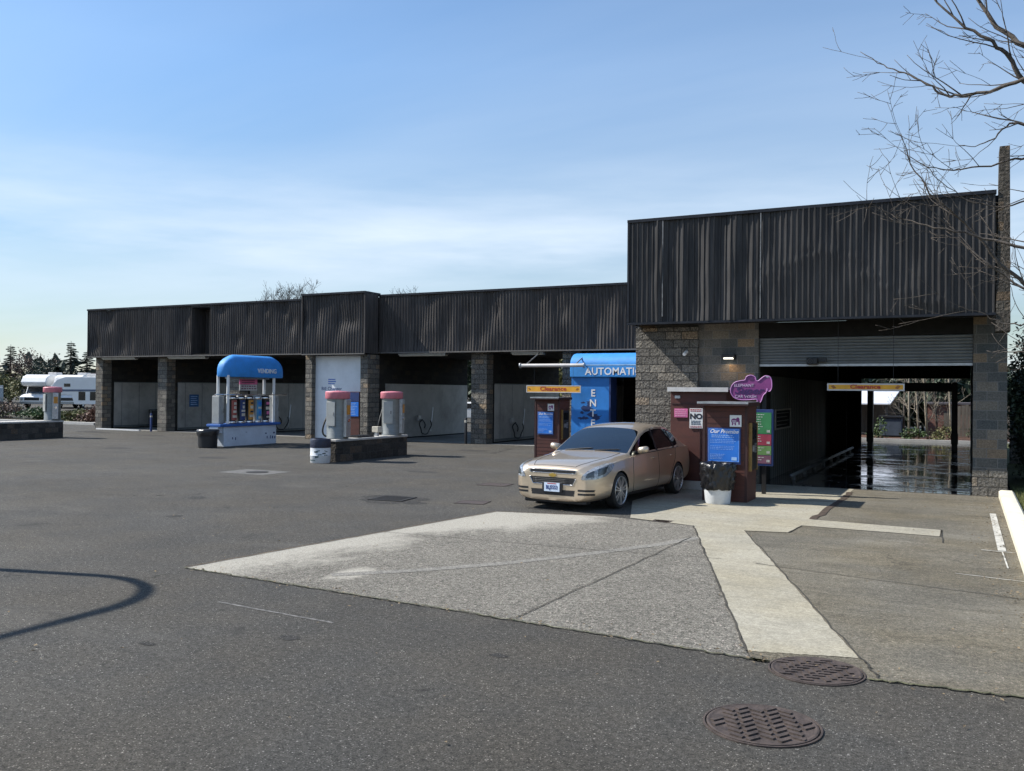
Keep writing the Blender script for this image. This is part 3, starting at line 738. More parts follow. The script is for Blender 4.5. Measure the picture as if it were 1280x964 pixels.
# roller shutter
sh = MB(); n = 9
for i in range(n):
    z0 = 2.80 + (3.415-2.80)*i/n; z1 = 2.80 + (3.415-2.80)*(i+1)/n; zm = (z0+z1)/2; d = .016
    sh.prism([(-4.305, YW+.10, z0), (-4.305, YW+.10-d, zm-.012), (-4.305, YW+.10-d, zm+.012), (-4.305, YW+.10, z1-.001), (-4.305, YW+.12, z1-.001), (-4.305, YW+.12, z0)], (4.435, 0, 0))
so_ = sh.build('roller_shutter', M['roller'], TB)
mb = MB(); mb.box(-4.305, .13, YW+.075, YW+.13, 2.745, 2.798); mb.build('bottom_bar', M['zinc'], so_)
# ribbed panel on the left wall, dark bay further in
mb = MB()
y = 22.6
vs = []; fs = []
k = 0
while y < 33:
    vs += [(-4.305, y, 0), (-4.305, y, 2.55), (-4.28, y+.06, 0), (-4.28, y+.06, 2.55), (-4.28, y+.22, 0), (-4.28, y+.22, 2.55), (-4.305, y+.28, 0), (-4.305, y+.28, 2.55)]
    b = k*8
    fs += [(b, b+2, b+3, b+1), (b+2, b+4, b+5, b+3), (b+4, b+6, b+7, b+5)]
    k += 1; y += .28
mb.add(vs, fs); mb.build('ribbed_wall_panel', M['frp_lt'], TB)
mb = MB(); mb.box(-4.305, -3.72, 33.2, 33.35, 0, 3.45); mb.build('partition', M['soffit'], TB); mb = MB(); mb.box(-4.305, -3.72, 38.1, 38.3, 0, 3.45); mb.build('partition', M['soffit'], TB)
mb = MB(); mb.box(-4.30, .16, YW+.02, YB+.2, .001, .010); fl = mb.build('wet_floor', M['wet'], TB)

# ---------------------------------------------------------------- self service bays (left)
SB = thing('self_service_building', 'long low block building of open wash bays with dented dark fascia', 'building', (-23, 34.5, 0))
YL = 30.88; YP = 31.28; YE = 38.5; ZB = 3.66; ZT = 6.1
rgd = random.Random(11)
DENTS = [(rgd.uniform(-40, -8), rgd.uniform(3.9, 6.0), rgd.uniform(.12, .5), rgd.uniform(.25, .9), rgd.uniform(.03, .09)) for _ in range(80)]
DENTS += [(-28.3, 5.85, .2, .45, .10), (-39.6, 4.8, .25, .9, .07), (-33.3, 4.9, .25, 1.0, .05), (-24.6, 5.2, .2, .9, .06), (-16.4, 5.3, .1, .2, .07), (-13.9, 5.4, .1, .25, .07)]
def dentL(x, z):
    d = .020*noise.noise(Vector((x*.9, z*.6, 7))) + .019*noise.noise(Vector((x*2.6, z*1.0, 2)))
    for a, b, sx_, sz_, am in DENTS:
        if abs(x-a) < 2.4*sx_ and abs(z-b) < 2.4*sz_:
            d += am*math.exp(-((x-a)/sx_)**2 - ((z-b)/sz_)**2)
    return d
mb = MB(); skin(mb, -40.1, -32.85, YL, ZB+.05, ZT-.05, .135, .026, 18, dentL); mb.build('fascia_cladding', M['skin2'], SB, auto=28)
mb = MB(); skin(mb, -31.66, -25.33, YL, ZB+.05, ZT-.05, .135, .026, 18, dentL); mb.build('fascia_cladding', M['skin2'], SB, auto=28)
mb = MB(); skin(mb, -22.02, -7.30, YL, ZB+.05, ZT-.05, .135, .026, 18, dentL); mb.build('fascia_cladding', M['skin2'], SB, auto=28)
mb = MB(); skin(mb, -25.32, -22.05, 29.95, ZB-.02, ZT+.02, .135, .026, 18, dentL); mb.build('office_cladding', M['skin2'], SB, auto=28)
for q in ((-25.335, -25.325, 29.97, YL), (-22.04, -22.02, 29.97, YL-.03)):
    mb = MB(); mb.box(*q, ZB-.02, ZT+.02); mb.build('office_return', M['skin2'], SB)
for q in ((-25.345, -25.30), (-22.075, -22.012)):
    mb = MB(); mb.box(*q, 29.905, 29.975, ZB-.015, ZT+.015); mb.build('office_corner_trim', M['skin2'], SB)
mb = MB(); mb.box(-32.86, -31.65, YL+.9, YL+1.0, ZB, ZT-.05); mb.box(-32.85,-31.66,YL+.0,YL+.89,ZT-.12,ZT-.055); mb.box(-32.88, -32.855, YL, YL+.9, ZB, ZT-.05); mb.box(-31.655, -31.63, YL, YL+.9, ZB, ZT-.05); mb.box(-32.85,-31.66,YL,YL+.89,ZB+.02,ZB+.06); mb.build('fascia_recess', M['skin2'], SB)
mb = MB(); mb.box(-40.15, -25.34, YL-.06, YL+.1, ZT-.05, ZT+.03); mb.box(-22.015, -7.3, YL-.06, YL+.1, ZT-.05, ZT+.03)
mb.build('roof_flashing', M['trim'], SB)
mb = MB(); mb.box(-25.36, -22.01, 29.88, YL+.1, ZT+.02, ZT+.10); mb.build('office_flashing', M['trim'], SB)
mb = MB(); mb.box(-40.12, -25.34, YL-.035, YL+.03, ZB, ZB+.05); mb.box(-22.015, -7.3, YL-.035, YL+.03, ZB, ZB+.05); mb.box(-25.33, -22.04, 29.91, 29.98, ZB-.07, ZB-.02)
mb.build('bottom_flashing', mat('grey_edge_flashing', (.13,.12,.11), .6, 0, .2, 3), SB)
mb = MB(); mb.box(-40.13, -40.1, YL-.03, YE+.3, ZB, ZT); mb.build('end_cladding', M['skin2'], SB)
mb = MB(); mb.box(-40.1, -7.3, YE+.28, YE+.32, ZB, ZT); mb.build('rear_cladding', M['skin2'], SB)
mb = MB(); mb.box(-40.09, -7.3, YL+.11, YE+.27, ZT-.16, ZT-.06); mb.build('roof', M['trim'], SB)
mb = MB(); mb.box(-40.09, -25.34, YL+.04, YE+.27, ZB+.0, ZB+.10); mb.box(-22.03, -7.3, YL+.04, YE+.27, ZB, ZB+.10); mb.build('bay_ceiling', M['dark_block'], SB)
# dividing walls between bays, each with its split faced pier end and pale panels
WALLS = [(-40.0, -39.5), (-35.5, -34.9), (-30.8, -30.15), (-17.75, -17.05), (-13.75, -12.98)]
for i, (a, b) in enumerate(WALLS):
    mb = MB(); mb.box(a, b, YP, YP+.55, 0, ZB-.005); mb.build('pier', M['split'], SB)
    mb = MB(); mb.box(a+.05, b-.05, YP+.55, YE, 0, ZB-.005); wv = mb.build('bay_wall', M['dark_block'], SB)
    mb = MB()
    mb.box(b-.045, b-.02, YP+.75, YE-.05, .06, 2.4)
    if i: mb.box(a+.02, a+.045, YP+.75, YE-.05, .06, 2.4)
    mb.build('wall_panel', M['frp'], wv)
    mb = MB()
    for q in range(6): mb.box(b-.019, b-.016, YP+1.2+q*1.1, YP+1.23+q*1.1, .07, 2.39)
    mb.box(b-.02, b+.0, YP+.72, YE-.05, 2.4, 2.44); mb.box(b-.019, b-.015, YP+.75, YE-.05, .07, .17)
    mb.build('panel_joints', M['roller'], wv)
# office block in the middle
mb = MB(); mb.box(-25.32, -24.98, 30.18, 31, 0, ZB-.05); mb.build('pier', M['split'], SB)
mb = MB(); mb.box(-22.42, -22.05, 30.18, 31, 0, ZB-.05); mb.build('pier', M['split'], SB)
mb = MB(); mb.box(-25.3, -22.07, 31, YE, 0, ZB+.4); mb.build('office_wall', M['dark_block'], SB)
mb = MB(); mb.box(-24.97, -22.43, 30.42, 30.5, .05, ZB-.09); wp = mb.build('office_front_panel', M['whitepaint'], SB)
mb = MB(); mb.box(-25.0, -22.4, 30.2, 31, ZB-.05, ZB); mb.build('office_soffit', M['soffit'], SB)
mb = MB(); mb.box(-22.065, -22.04, 31.45, YE-.05, .06, 2.4); mb.build('wall_panel', M['frp'], SB)
mb = MB(); mb.box(-25.33, -25.305, 31.45, YE-.05, .06, 2.4); mb.build('wall_panel', M['frp'], SB)
# last bay: closed at the back
mb = MB(); mb.box(-12.98, -7.3, 36.0, 36.2, 0, ZB); mb.build('bay_rear_wall', M['dark_block'], SB)
mb = MB(); mb.box(-12.2, -9.4, 35.93, 35.99, .05, 2.9); mb.build('bay_rear_door', mat('brown_door', (.075,.06,.048), .6), SB)
mb = MB()
for a, b in ((-39.5,-35.5), (-34.9,-30.8), (-30.15,-25.33), (-22.05,-17.75), (-17.05,-13.75), (-12.98,-7.3)): mb.box(a, b, YP, YE, .001, .006)
mb.build('bay_floor', M['concrete_in'], SB)
mb = MB()
mb.box(-39.5, -36.4, YP-.35, YP-.22, .001, .06)
tag(mb.build('salt_line', M['white'], loc=(-38, 31, 0)), 'low white painted parking stop across the mouth of the end bay', 'wheel stop')
bpy.data.objects['salt_line'].name = 'wheel_stop'
# tube lights under the fascia
lights = [(-39.4, -37.0, 'long dusty tube light over the mouth of the end bay'), (-34.7, -32.2, 'long dusty tube light above the bay left of the vending stand'),
          (-21.2, -18.9, 'long dusty tube light right of the white office panel'), (-15.9, -14.5, 'dusty tube light above the bay beside the blue entrance')]
for a, b, lb in lights:
    t = thing('tube_light', lb, 'light fixture', ((a+b)/2, YP+.0, ZB-.12), group='tube lights under the bay roof')
    mb = MB(); mb.box(a, b, YP-.14, YP+.14, ZB-.055, ZB-.002); mb.build('housing', M['zinc'], t)
    mb = MB(); mb.box(a+.03, b-.03, YP-.12, YP+.12, ZB-.115, ZB-.056); mb.build('diffuser', M['tube'], t, bevel=.02)
# ================================================================== SIGNS AND FURNITURE
def lines(mb, x0, x1, z, y, n, dz, h, rg, fill=(.6, 1), m=0, left=True):
    """rows of tiny unreadable print as thin raised bars on a -Y face"""
    for i in range(n):
        zz = z - i*dz; x = x0; end = x0 + (x1-x0)*rg.uniform(*fill)
        while x < end:
            w_ = rg.uniform(.012, .05)
            mb.box(x, min(x+w_, end), y-.003, y, zz-h/2, zz+h/2, m); x += w_ + .012

def outline_rect(mb, x0, x1, z0, z1, y, w_, m=0):
    mb.box(x0, x1, y-.003, y, z1-w_, z1, m); mb.box(x0, x1, y-.003, y, z0, z0+w_, m)
    mb.box(x0, x0+w_, y-.003, y, z0+w_, z1-w_, m); mb.box(x1-w_, x1, y-.003, y, z0+w_, z1-w_, m)

# ---- pay kiosks (front-left base corner at local 0,0)
def kiosk():
    t = thing('pay_kiosk', '', 'kiosk')
    W, D, H = .86, .84, 1.86
    mb = MB(); mb.box(0, W, 0, D, 0, H)
    mb.build('body', M['maroon'], t, world=False, bevel=.006)
    mb = MB()
    for i in range(15):
        z = .1 + i*.118
        mb.box(-.004, W+.004, -.004, -.0005, z, z+.008)
    for x in (-.005, W-.045): mb.box(x, x+.05, -.010, -.0005, .0, H-.005)
    mb.build('siding_trim', M['maroon_dk'], t, world=False)
    mb = MB(); mb.box(-.06, W+.06, -.22, D+.05, H+.003, H+.075); rf = mb.build('roof', M['maroon_dk'], t, world=False, bevel=.008)
    mb = MB(); mb.box(-.064, W+.064, -.225, -.221, H+.045, H+.079); mb.box(-.064, W+.064, -.225, D+.054, H+.076, H+.084); mb.build('drip_edge', M['zinc'], rf, world=False)
    # payment terminal on the right hand side
    mb = MB(); mb.box(W+.001, W+.05, .16, .66, .62, 1.52); tm = mb.build('terminal_panel', M['black'], t, world=False, bevel=.006)
    mb = MB(); mb.box(W+.051, W+.056, .24, .58, 1.22, 1.44); mb.build('screen', M['glass'], tm, world=False)
    mb = MB(); mb.box(W+.051, W+.075, .26, .40, .98, 1.1); mb.build('card_slot', M['zinc'], tm, world=False)
    mb = MB()
    for i in range(4):
        for j in range(3): mb.box(W+.051, W+.06, .45+j*.045, .485+j*.045, .95+i*.05, .985+i*.05)
    mb.build('keypad', M['zinc'], tm, world=False)
    am = mat('amber_edge_strip', (.32,.2,.06), .5)
    mb = MB(); mb.box(W+.001, W+.062, .14, .158, .6, 1.54); mb.build('yellow_edge', am, tm, world=False)
    mb = MB(); mb.box(W+.001, W+.062, .662, .68, .6, 1.54); mb.build('yellow_edge', am, tm, world=False)
    return t
k1 = kiosk()
k2 = copy_tree(k1)
k1.location = (-4.6, 17.35, 0); k2.location = (-12.32, 25.86, 0)
tag(k1, 'maroon pay kiosk with blue notice, behind the black bagged trash can', 'kiosk', 'maroon pay kiosks')
tag(k2, 'maroon pay kiosk with horizontal siding beside the blue entrance, behind the car hood', 'kiosk', 'maroon pay kiosks')
bpy.context.view_layer.update()

def promise(x, y, z0, w, h, label, seed):
    t = thing('notice_board', label, 'sign', (x, y, z0), group='blue notice boards on the kiosks')
    mb = MB(); mb.box(x-w/2-.025, x+w/2+.025, y-.02, y, z0-.04, z0+h+.02); mb.build('frame', M['navy'], t)
    mb = MB(); mb.box(x-w/2, x+w/2, y-.026, y-.0205, z0, z0+h); mb.build('face', M['bluesign'], t)
    ty = y-.0265
    text('heading', 'Our Promise', w*.175, face_neg_y(x, ty, z0+h*.915), M['lett_white'], t, shear=.35, bold=.002)
    mb = MB(); rg = random.Random(seed)
    lines(mb, x-w*.40, x+w*.42, z0+h*.80, ty, 2, .035, .014, rg, (.8, 1))
    lines(mb, x-w*.45, x+w*.45, z0+h*.67, ty, 3, .03, .007, rg, (.8, 1))
    lines(mb, x-w*.45, x+w*.45, z0+h*.47, ty, 3, .03, .006, rg, (.6, 1))
    lines(mb, x-w*.45, x+w*.2, z0+h*.22, ty, 4, .028, .008, rg, (.5, 1))
    mb.box(x+w*.25, x+w*.42, ty-.003, ty, z0+h*.05, z0+h*.15)
    outline_rect(mb, x-w/2+.006, x+w/2-.006, z0+.006, z0+h-.006, ty, .005)
    mb.build('lettering', mat('pale_blue_print', (.35,.55,.85), .5), t)
promise(-4.18, 17.338, .78, .60, .64, 'blue promise notice in pale script on the kiosk by the trash can', 1)
promise(-11.93, 25.848, .78, .52, .68, 'blue promise notice on the far kiosk beside the blue entrance', 2)

def decal(x, y, z, s, label):
    t = thing('logo_plaque', label, 'sign', (x, y, z), group='small white logo plaques')
    mb = MB(); mb.box(x-s/2, x+s/2, y-.006, y, z-s/2, z+s/2); mb.build('plate', M['white'], t)
    mb = MB()
    def blob(cx, cz, rx, rz, k=14, a0=0):
        mb.prism([(x+s*(cx+rx*math.cos(2*math.pi*i/k+a0)), y-.0065, z+s*(cz+rz*math.sin(2*math.pi*i/k+a0))) for i in range(k)], (0, -.003, 0))
    blob(-.13, .0, .25, .22); mb.cur = 0
    mb2 = mb; blob(.19, .11, .15, .20)
    for i, (cx, cz, w_, h_) in enumerate(((-.26, -.27, .055, .1), (-.02, -.27, .055, .1), (.30, -.15, .06, .16))):
        mb.box(x+s*(cx-w_), x+s*(cx+w_), y-.0092, y-.0066, z+s*(cz-h_), z+s*(cz+h_))
    mb.build('emblem', M['magenta'], t)
    mb = MB(); mb.box(x-s*.30, x+s*.06, y-.0105, y-.0095, z-.03*s, z+.03*s); mb.box(x-s*.24, x, y-.0105, y-.0095, z-.15*s, z-.10*s); mb.build('lettering', M['lett_white'], t)
decal(-3.96, 17.337, 1.575, .225, 'small white plaque with a purple emblem above the near kiosk notice')
decal(-11.75, 25.847, 1.62, .22, 'small white plaque with a purple emblem above the far kiosk notice')

# ---- equipment shed behind the near kiosk
t = thing('equipment_shed', 'plain maroon equipment shed with pale roof edge behind the car', 'shed', (-5.2, 20.1, 0))
mb = MB(); mb.box(-5.82, -4.58, 19.2, 21.03, .19, 2.14); mb.build('body', M['maroon'], t, bevel=.006)
mb = MB(); mb.box(-5.86, -4.54, 19.12, 21.03, 2.145, 2.18); rf = mb.build('roof', M['maroon_dk'], t)
mb = MB(); mb.box(-5.87, -4.53, 19.10, 19.12, 2.14, 2.235); mb.box(-5.87, -4.53, 19.12, 21.03, 2.185, 2.235); mb.build('fascia_board', M['offwhite'], rf)
mb = MB(); mb.box(-5.84, -4.56, 19.17, 21.03, 0, .187); mb.build('plinth', M['cap'], t)
mb = MB(); mb.box(-5.72, -5.60, 19.180, 19.199, 1.99, 2.05); mb.build('vent_slot', M['zinc'], t)
mb = MB(); mb.box(-5.795, -4.60, 19.188, 19.199, 1.86, 1.88); mb.box(-5.16, -5.145, 19.188, 19.199, .2, 1.858); mb.build('panel_batten', M['maroon_dk'], t)
y = 19.187
t = thing('notice_sign', 'small pink notice with pale print on the maroon shed', 'sign', (-5.58, y, 1.57))
mb = MB(); mb.box(-5.73, -5.43, y-.01, y, 1.575, 1.765); mb.build('plate', M['pinksign'], t)
mb = MB(); rg = random.Random(4); lines(mb, -5.71, -5.45, 1.735, y-.0105, 4, .042, .014, rg, (.75, 1)); mb.build('lettering', mat('pale_pink_print', (.8,.5,.6), .5), t)
t = thing('notice_sign', 'white warning sign with bold NO in black on the maroon shed', 'sign', (-5.24, y, 1.34))
mb = MB(); mb.box(-5.385, -5.095, y-.01, y, 1.34, 1.775); mb.build('plate', M['white'], t)
text('lettering', 'NO', .155, face_neg_y(-5.24, y-.0105, 1.595), M['lett_black'], t, bold=.008, sx=1.12)
mb = MB(); rg = random.Random(6); lines(mb, -5.37, -5.11, 1.75, y-.0105, 2, .034, .018, rg, (.9, 1)); lines(mb, -5.37, -5.11, 1.385, y-.0105, 2, .024, .01, rg, (.9, 1)); mb.build('red_print', M['lett_red'], t)
mb = MB(); lines(mb, -5.35, -5.13, 1.498, y-.0105, 3, .034, .02, rg, (.85, 1)); mb.build('black_print', mat('slate_print', (.07,.1,.14), .5), t)

# ---- price board on a post, shaped sign above it
Yb = 19.0
t = thing('price_board', 'tall menu board with green, red and plum price panels beside the near kiosk', 'sign', (-3.77, Yb, 0))
mb = MB(); mb.box(-3.80, -3.72, Yb+.05, Yb+.11, 0, 1.95); mb.build('post', M['black'], t)
mb = MB(); mb.box(-3.98, -3.56, Yb, Yb+.045, .60, 1.78); mb.build('frame', M['navy'], t, bevel=.006)
for i, (z0, z1, mt) in enumerate(((1.27, 1.72, 'green'), (1.03, 1.265, 'crimson'), (.83, 1.025, 'olive'), (.65, .825, 'plum'))):
    mb = MB(); mb.box(-3.95, -3.60, Yb-.006, Yb-.001, z0, z1-.006); pn = mb.build('price_panel', M[mt], t)
    mb = MB(); rg = random.Random(20+i)
    lines(mb, -3.93, -3.74, z1-.05, Yb-.0065, max(1, int((z1-z0)/.055)-1), .05, .014, rg, (.5, 1))
    mb.box(-3.66, -3.63, Yb-.0095, Yb-.0065, z0+.03, z0+.08); mb.box(-3.69, -3.67, Yb-.0095, Yb-.0065, z0+.03, z0+.08)
    mb.build('lettering', mat('pale_print', (.6,.62,.58), .5), pn)

def spline(pts, n=8):
    out = []; k = len(pts)
    for i in range(k):
        p0, p1, p2, p3 = (Vector(pts[(i+j-1) % k]) for j in range(4))
        for s in range(n):
            u = s/n
            out.append(.5*((2*p1) + (p2-p0)*u + (2*p0-5*p1+4*p2-p3)*u*u + (3*p1-p0-3*p2+p3)*u**3))
    return out
# silhouette in a 1 x .75 frame (x right, y up), read off the photo
SIL = [(.02,.30),(.04,.50),(.12,.64),(.25,.70),(.36,.73),(.40,.85),(.50,.90),(.60,.84),(.63,.72),(.68,.70),(.78,.82),(.86,.88),(.95,.84),(.99,.72),(1.0,.50),(.97,.36),(.92,.33),(.89,.42),(.87,.30),(.80,.18),(.76,.02),(.72,-.08),(.66,-.06),(.64,.04),(.45,.02),(.25,.02),(.10,.10)]
HOLE = [(.46,.74),(.47,.80),(.52,.83),(.57,.79),(.57,.73),(.52,.71)]
sw, sh_, ox, oz, sy_ = .87, .60, -4.46, 1.965, Yb-.02
t = thing('shaped_sign', 'purple silhouette sign reading Elephant Super Car Wash above the menu board', 'sign', (-4.03, Yb, 1.95))
P2 = spline([Vector((a, b)) for a, b in SIL], 6)
mb = MB()
mb.prism([(ox+p.x*sw, sy_, oz+p.y*sh_*.98) for p in P2], (0, .06, 0)); mb.build('board', M['magenta'], t)
mb = MB(); cpt = [Vector((ox+p.x*sw, sy_-.004, oz+p.y*sh_*.98)) for p in P2]; mb.tube(cpt + [cpt[0]], .010, 6); mb.build('rim', mat('pale_purple_rim', (.50,.22,.50), .5), t)
mb = MB(); H2 = spline([Vector(h) for h in HOLE], 5); mb.prism([(ox+p.x*sw, sy_-.006, oz+p.y*sh_*.98) for p in H2], (0, .005, 0)); mb.build('dark_inset', M['magenta_dk'], t)
ty = sy_-.0045
text('lettering', 'ELEPHANT', .088, face_neg_y(ox+.34*sw, ty, oz+.52*sh_), mat('pale_lilac_lettering', (.62,.5,.66), .5), t)
text('script_lettering', 'Super', .20, face_neg_y(ox+.44*sw, ty, oz+.335*sh_), mat('deep_purple_lettering', (.05,.015,.10), .5), t, shear=.4, bold=.004, sx=1.25)
text('lettering', 'CAR WASH', .088, face_neg_y(ox+.38*sw, ty, oz+.13*sh_), bpy.data.materials['pale_lilac_lettering'], t)
mb = MB(); mb.prism([(ox+sw*(.90+.05*math.cos(a*.52)), ty-.002, oz+sh_*(.835+.028*math.sin(a*.52))) for a in range(12)], (0, .003, 0)); mb.build('pale_tip', M['lett_white'], t)
mb = MB(); mb.box(-3.80, -3.72, Yb+.045, Yb+.10, 1.952, 2.25); mb.build('bracket', M['black'], t)

# ---- framed board on the ribbed tunnel wall (faces +X)
t = thing('framed_notice', 'small framed dark notice on the ribbed wall inside the wash tunnel', 'sign', (-4.26, 24.0, 1.2))
mb = MB(); x = -4.262
for a in ((22.9, 25.1, 1.68, 1.72), (22.9, 25.1, 1.2, 1.24), (22.9, 22.98, 1.24, 1.68), (25.02, 25.1, 1.24, 1.68)): mb.box(x, x+.03, *a)
mb.build('frame', mat('dull_grey_frame', (.30,.29,.26), .5), t)
mb = MB(); mb.box(x, x+.012, 22.981, 25.019, 1.241, 1.679); mb.build('board', M['soffit'], t)
mb = MB(); 
for i in range(4): mb.box(x+.013, x+.016, 23.15, 24.8 - .2*(i % 2), 1.6-.1*i, 1.625-.1*i)
mb.build('lettering', mat('dim_print', (.14,.14,.13), .6), t)

# ---- clearance bars
def clearance(x0, x1, y, z0, z1, ztop, label, tilt=0):
    t = thing('clearance_bar', label, 'sign', ((x0+x1)/2, y, z0), group='hanging clearance bars')
    mb = MB(); mb.box(x0, x1, y, y+.04, z0, z1); mb.build('board', M['yellow'], t, bevel=.01)
    h = z1-z0
    mb = MB(); outline_rect(mb, x0-.004, x1+.004, z0-.008, z1+.008, y-.001, .03); mb.build('pale_border', M['offwhite'], t)
    text('lettering', 'Clearance', h*.86, face_neg_y((x0+x1)/2, y-.002, (z0+z1)/2+.005), M['lett_red'], t, sx=1.22, bold=.004)
    mb = MB()
    for s in (-1, 1):
        cx = (x0+x1)/2 + s*((x1-x0)/2 - .13)
        mb.prism([(cx-.06, y-.004, (z0+z1)/2-.02*s), (cx+.0, y-.004, (z0+z1)/2+.04), (cx+.06, y-.004, (z0+z1)/2+.02*s), (cx, y-.004, (z0+z1)/2-.04)], (0, .003, 0))
    mb.build('arrow_mark', mat('brown_mark', (.35,.13,.03), .5), t)
    for f in (.14, .86):
        x = x0 + (x1-x0)*f
        mb = MB(); mb.tube([(x, y+.02, z1+.001), (x, y+.02, ztop)], .005, 5); mb.build('chain', M['black'], t)
    return t
clearance(-2.74, -1.17, 20.85, 2.20, 2.345, 3.755, 'yellow Clearance bar hanging in the mouth of the wash tunnel')
clearance(-14.6, -12.42, 29.9, 2.09, 2.34, 3.02, 'yellow Clearance bar hanging by the blue entrance, above the far kiosk')
t = thing('support_tube', 'long white horizontal tube carrying the Clearance bar left of the blue awning', 'pipe', (-13.6, 29.9, 3.0))
mb = MB(); mb.tube([(-14.85, 29.92, 3.085), (-12.3, 29.92, 3.085)], .065, 14); mb.build('tube', M['offwhite'], t, auto=40)
mb = MB()
for x in (-14.87, -12.30): mb.lathe([(.10, -.02), (.10, .02)], (x, 29.92, 3.085), 14, 'X')
mb.build('end_cap', M['zinc'], t)
mb = MB()
for x in (-14.6, -12.6): mb.tube([(x, 29.92, 3.15), (x, 31.05, 3.62)], .022, 6)
mb.build('bracket', M['zinc'], t)

# ---- AUTOMATIC entrance awning
t = thing('entrance_awning', 'bright blue barrel awning with blue side panels lettered AUTOMATIC ENTER', 'awning', (-11, 30.7, 0))
mb = MB()
y0 = 30.32; prof = [(y0, 2.66), (y0, 3.10)]
for i in range(1, 9):
    a = R(90)*i/8
    prof.append((y0 + .62*(1-math.cos(a)) , 3.10 + .46*math.sin(a)))
prof += [(31.0, 3.56), (31.2, 3.56), (31.2, 2.66)]
xa, xb = -13.03, -7.5
mb.prism([(xa, y, z) for y, z in prof], (xb-xa, 0, 0)); mb.build('canopy', M['blue'], t, bevel=.03, auto=35)
mb = MB(); mb.box(xa-.005, xb, y0-.006, y0-.001, 3.085, 3.125); mb.build('piping', M['lett_white'] if 0 else mat('pale_blue_piping', (.35,.6,.9), .5), t)
mb = MB(); mb.box(-13.0, -11.52, y0+.10, y0+.22, 0, 2.655); mb.build('side_panel', M['bluepanel'], t)
mb = MB(); mb.box(-9.0, -7.52, y0+.10, y0+.22, 0, 2.655); mb.build('side_panel', M['bluepanel'], t)
mb = MB(); mb.box(-11.515, -11.45, y0+.08, y0+.7, 0, 2.655); mb.build('jamb', M['navy'], t)
mb = MB(); mb.box(-9.07, -9.005, y0+.08, y0+.7, 0, 2.655); mb.build('jamb', M['navy'], t)
text('lettering', 'AUTOMATIC', .37, face_neg_y(-12.42, y0-.005, 2.86), M['lett_white'], t, align='LEFT', sx=.98, bold=.006, space=1.04)
for i, c in enumerate('ENTER'):
    text('lettering', c, .36, face_neg_y(-12.14, y0+.095, 2.07-.365*i), M['lett_white'], t, sx=1.0, bold=.006)
rg = random.Random(8); mb = MB()
for i in range(10):
    cx, cz, r0 = rg.uniform(-12.75, -11.85), rg.uniform(1.05, 1.75), rg.uniform(.05, .17)
    P = [(cx + r0*(1+.5*rg.uniform(-1, 1))*math.cos(a*.52)*1.3, y0+.098-.0003*i, cz + r0*(.6+.4*rg.uniform(-1, 1))*math.sin(a*.52)) for a in range(12)]
    mb.prism(P, (0, .001, 0))
mb.build('dark_smudge', mat('dark_blue_smudge', (.008,.03,.12), .6, 0, .3, 8), t)

# ---- wall lamp (lit), floodlight on the shutter, small camera
t = thing('wall_lamp', 'small lit downlight on the grey block wall over the shed', 'lamp', (-4.98, YW, 2.95))
mb = MB(); mb.box(-5.13, -4.83, YW-.20, YW-.003, 2.96, 3.03); mb.prism([(-5.13, YW-.20, 2.96), (-5.13, YW-.003, 2.96), (-5.13, YW-.003, 2.90)], (.30, 0, 0)); mb.build('hood', M['black'], t, bevel=.006)
mb = MB(); mb.box(-5.09, -4.87, YW-.17, YW-.08, 2.915, 2.957); mb.build('lens', M['lamp_on'], t)
lt = bpy.data.lights.new('wall_lamp_light', 'SPOT'); lt.energy = 3; lt.color = (1, .72, .42); lt.spot_size = R(110); lt.shadow_soft_size = .08
lo = bpy.data.objects.new('wall_lamp_light', lt); col.objects.link(lo); lo.location = (-4.98, YW-.14, 2.90); lo.rotation_euler = (R(14), 0, 0)
t = thing('floodlight', 'black floodlight fixed to the bottom of the roller shutter', 'lamp', (-3.05, YW, 2.8))
mb = MB(); mb.box(-3.22, -2.98, YW-.16, YW+.05, 2.78, 2.93); mb.build('housing', M['black'], t, bevel=.02)
mb = MB(); mb.lathe([(.055, -.02), (.05, 0), (.001, .004)], (-3.13, YW-.16, 2.855), 14, 'Y', caps=False); mb.build('lens', M['zinc'], t)
mb = MB(); mb.box(-2.975, -2.80, YW-.06, YW+.02, 2.84, 2.93); mb.build('bracket', M['black'], t)
t = thing('security_camera', 'small white camera high on the split block corner of the tunnel building', 'camera', (-5.9, YW, 3.1))
mb = MB(); mb.tube([(-5.98, YW-.36, 3.03), (-5.98, YW-.16, 3.10)], .04, 10); mb.build('body', M['white'], t)
mb = MB(); mb.tube([(-5.98, YW-.2, 3.12), (-5.98, YW-.06, 3.16)], .014, 6); mb.build('bracket', M['zinc'], t)

# ---- trash can by the near kiosk (white tub, black bag)
def lumpy(mb, prof, c, seg, amp, seed, m=0):
    rg = random.Random(seed); c = Vector(c); vs = []; fs = []
    for j, (r, z) in enumerate(prof):
        for i in range(seg):
            a = 2*math.pi*i/seg
            q = 1 + amp*noise.noise(Vector((math.cos(a)*4.5, math.sin(a)*4.5, z*13 + seed))) + amp*.6*noise.noise(Vector((math.cos(a)*11, math.sin(a)*11, z*22+seed)))
            vs.append(c + Vector((r*q*math.cos(a), r*q*math.sin(a), z + amp*.14*noise.noise(Vector((a*2.5, r*6, seed+4))))))
    n = len(prof)
    for j in range(n-1):
        for i in range(seg):
            i2 = (i+1) % seg; fs.append((j*seg+i, j*seg+i2, (j+1)*seg+i2, (j+1)*seg+i))
    mb.add(vs, fs, m)
t = thing('trash_can', 'white plastic tub trash can with a black bag folded over it by the kiosk', 'trash can', (-4.22, 17.02, .008))
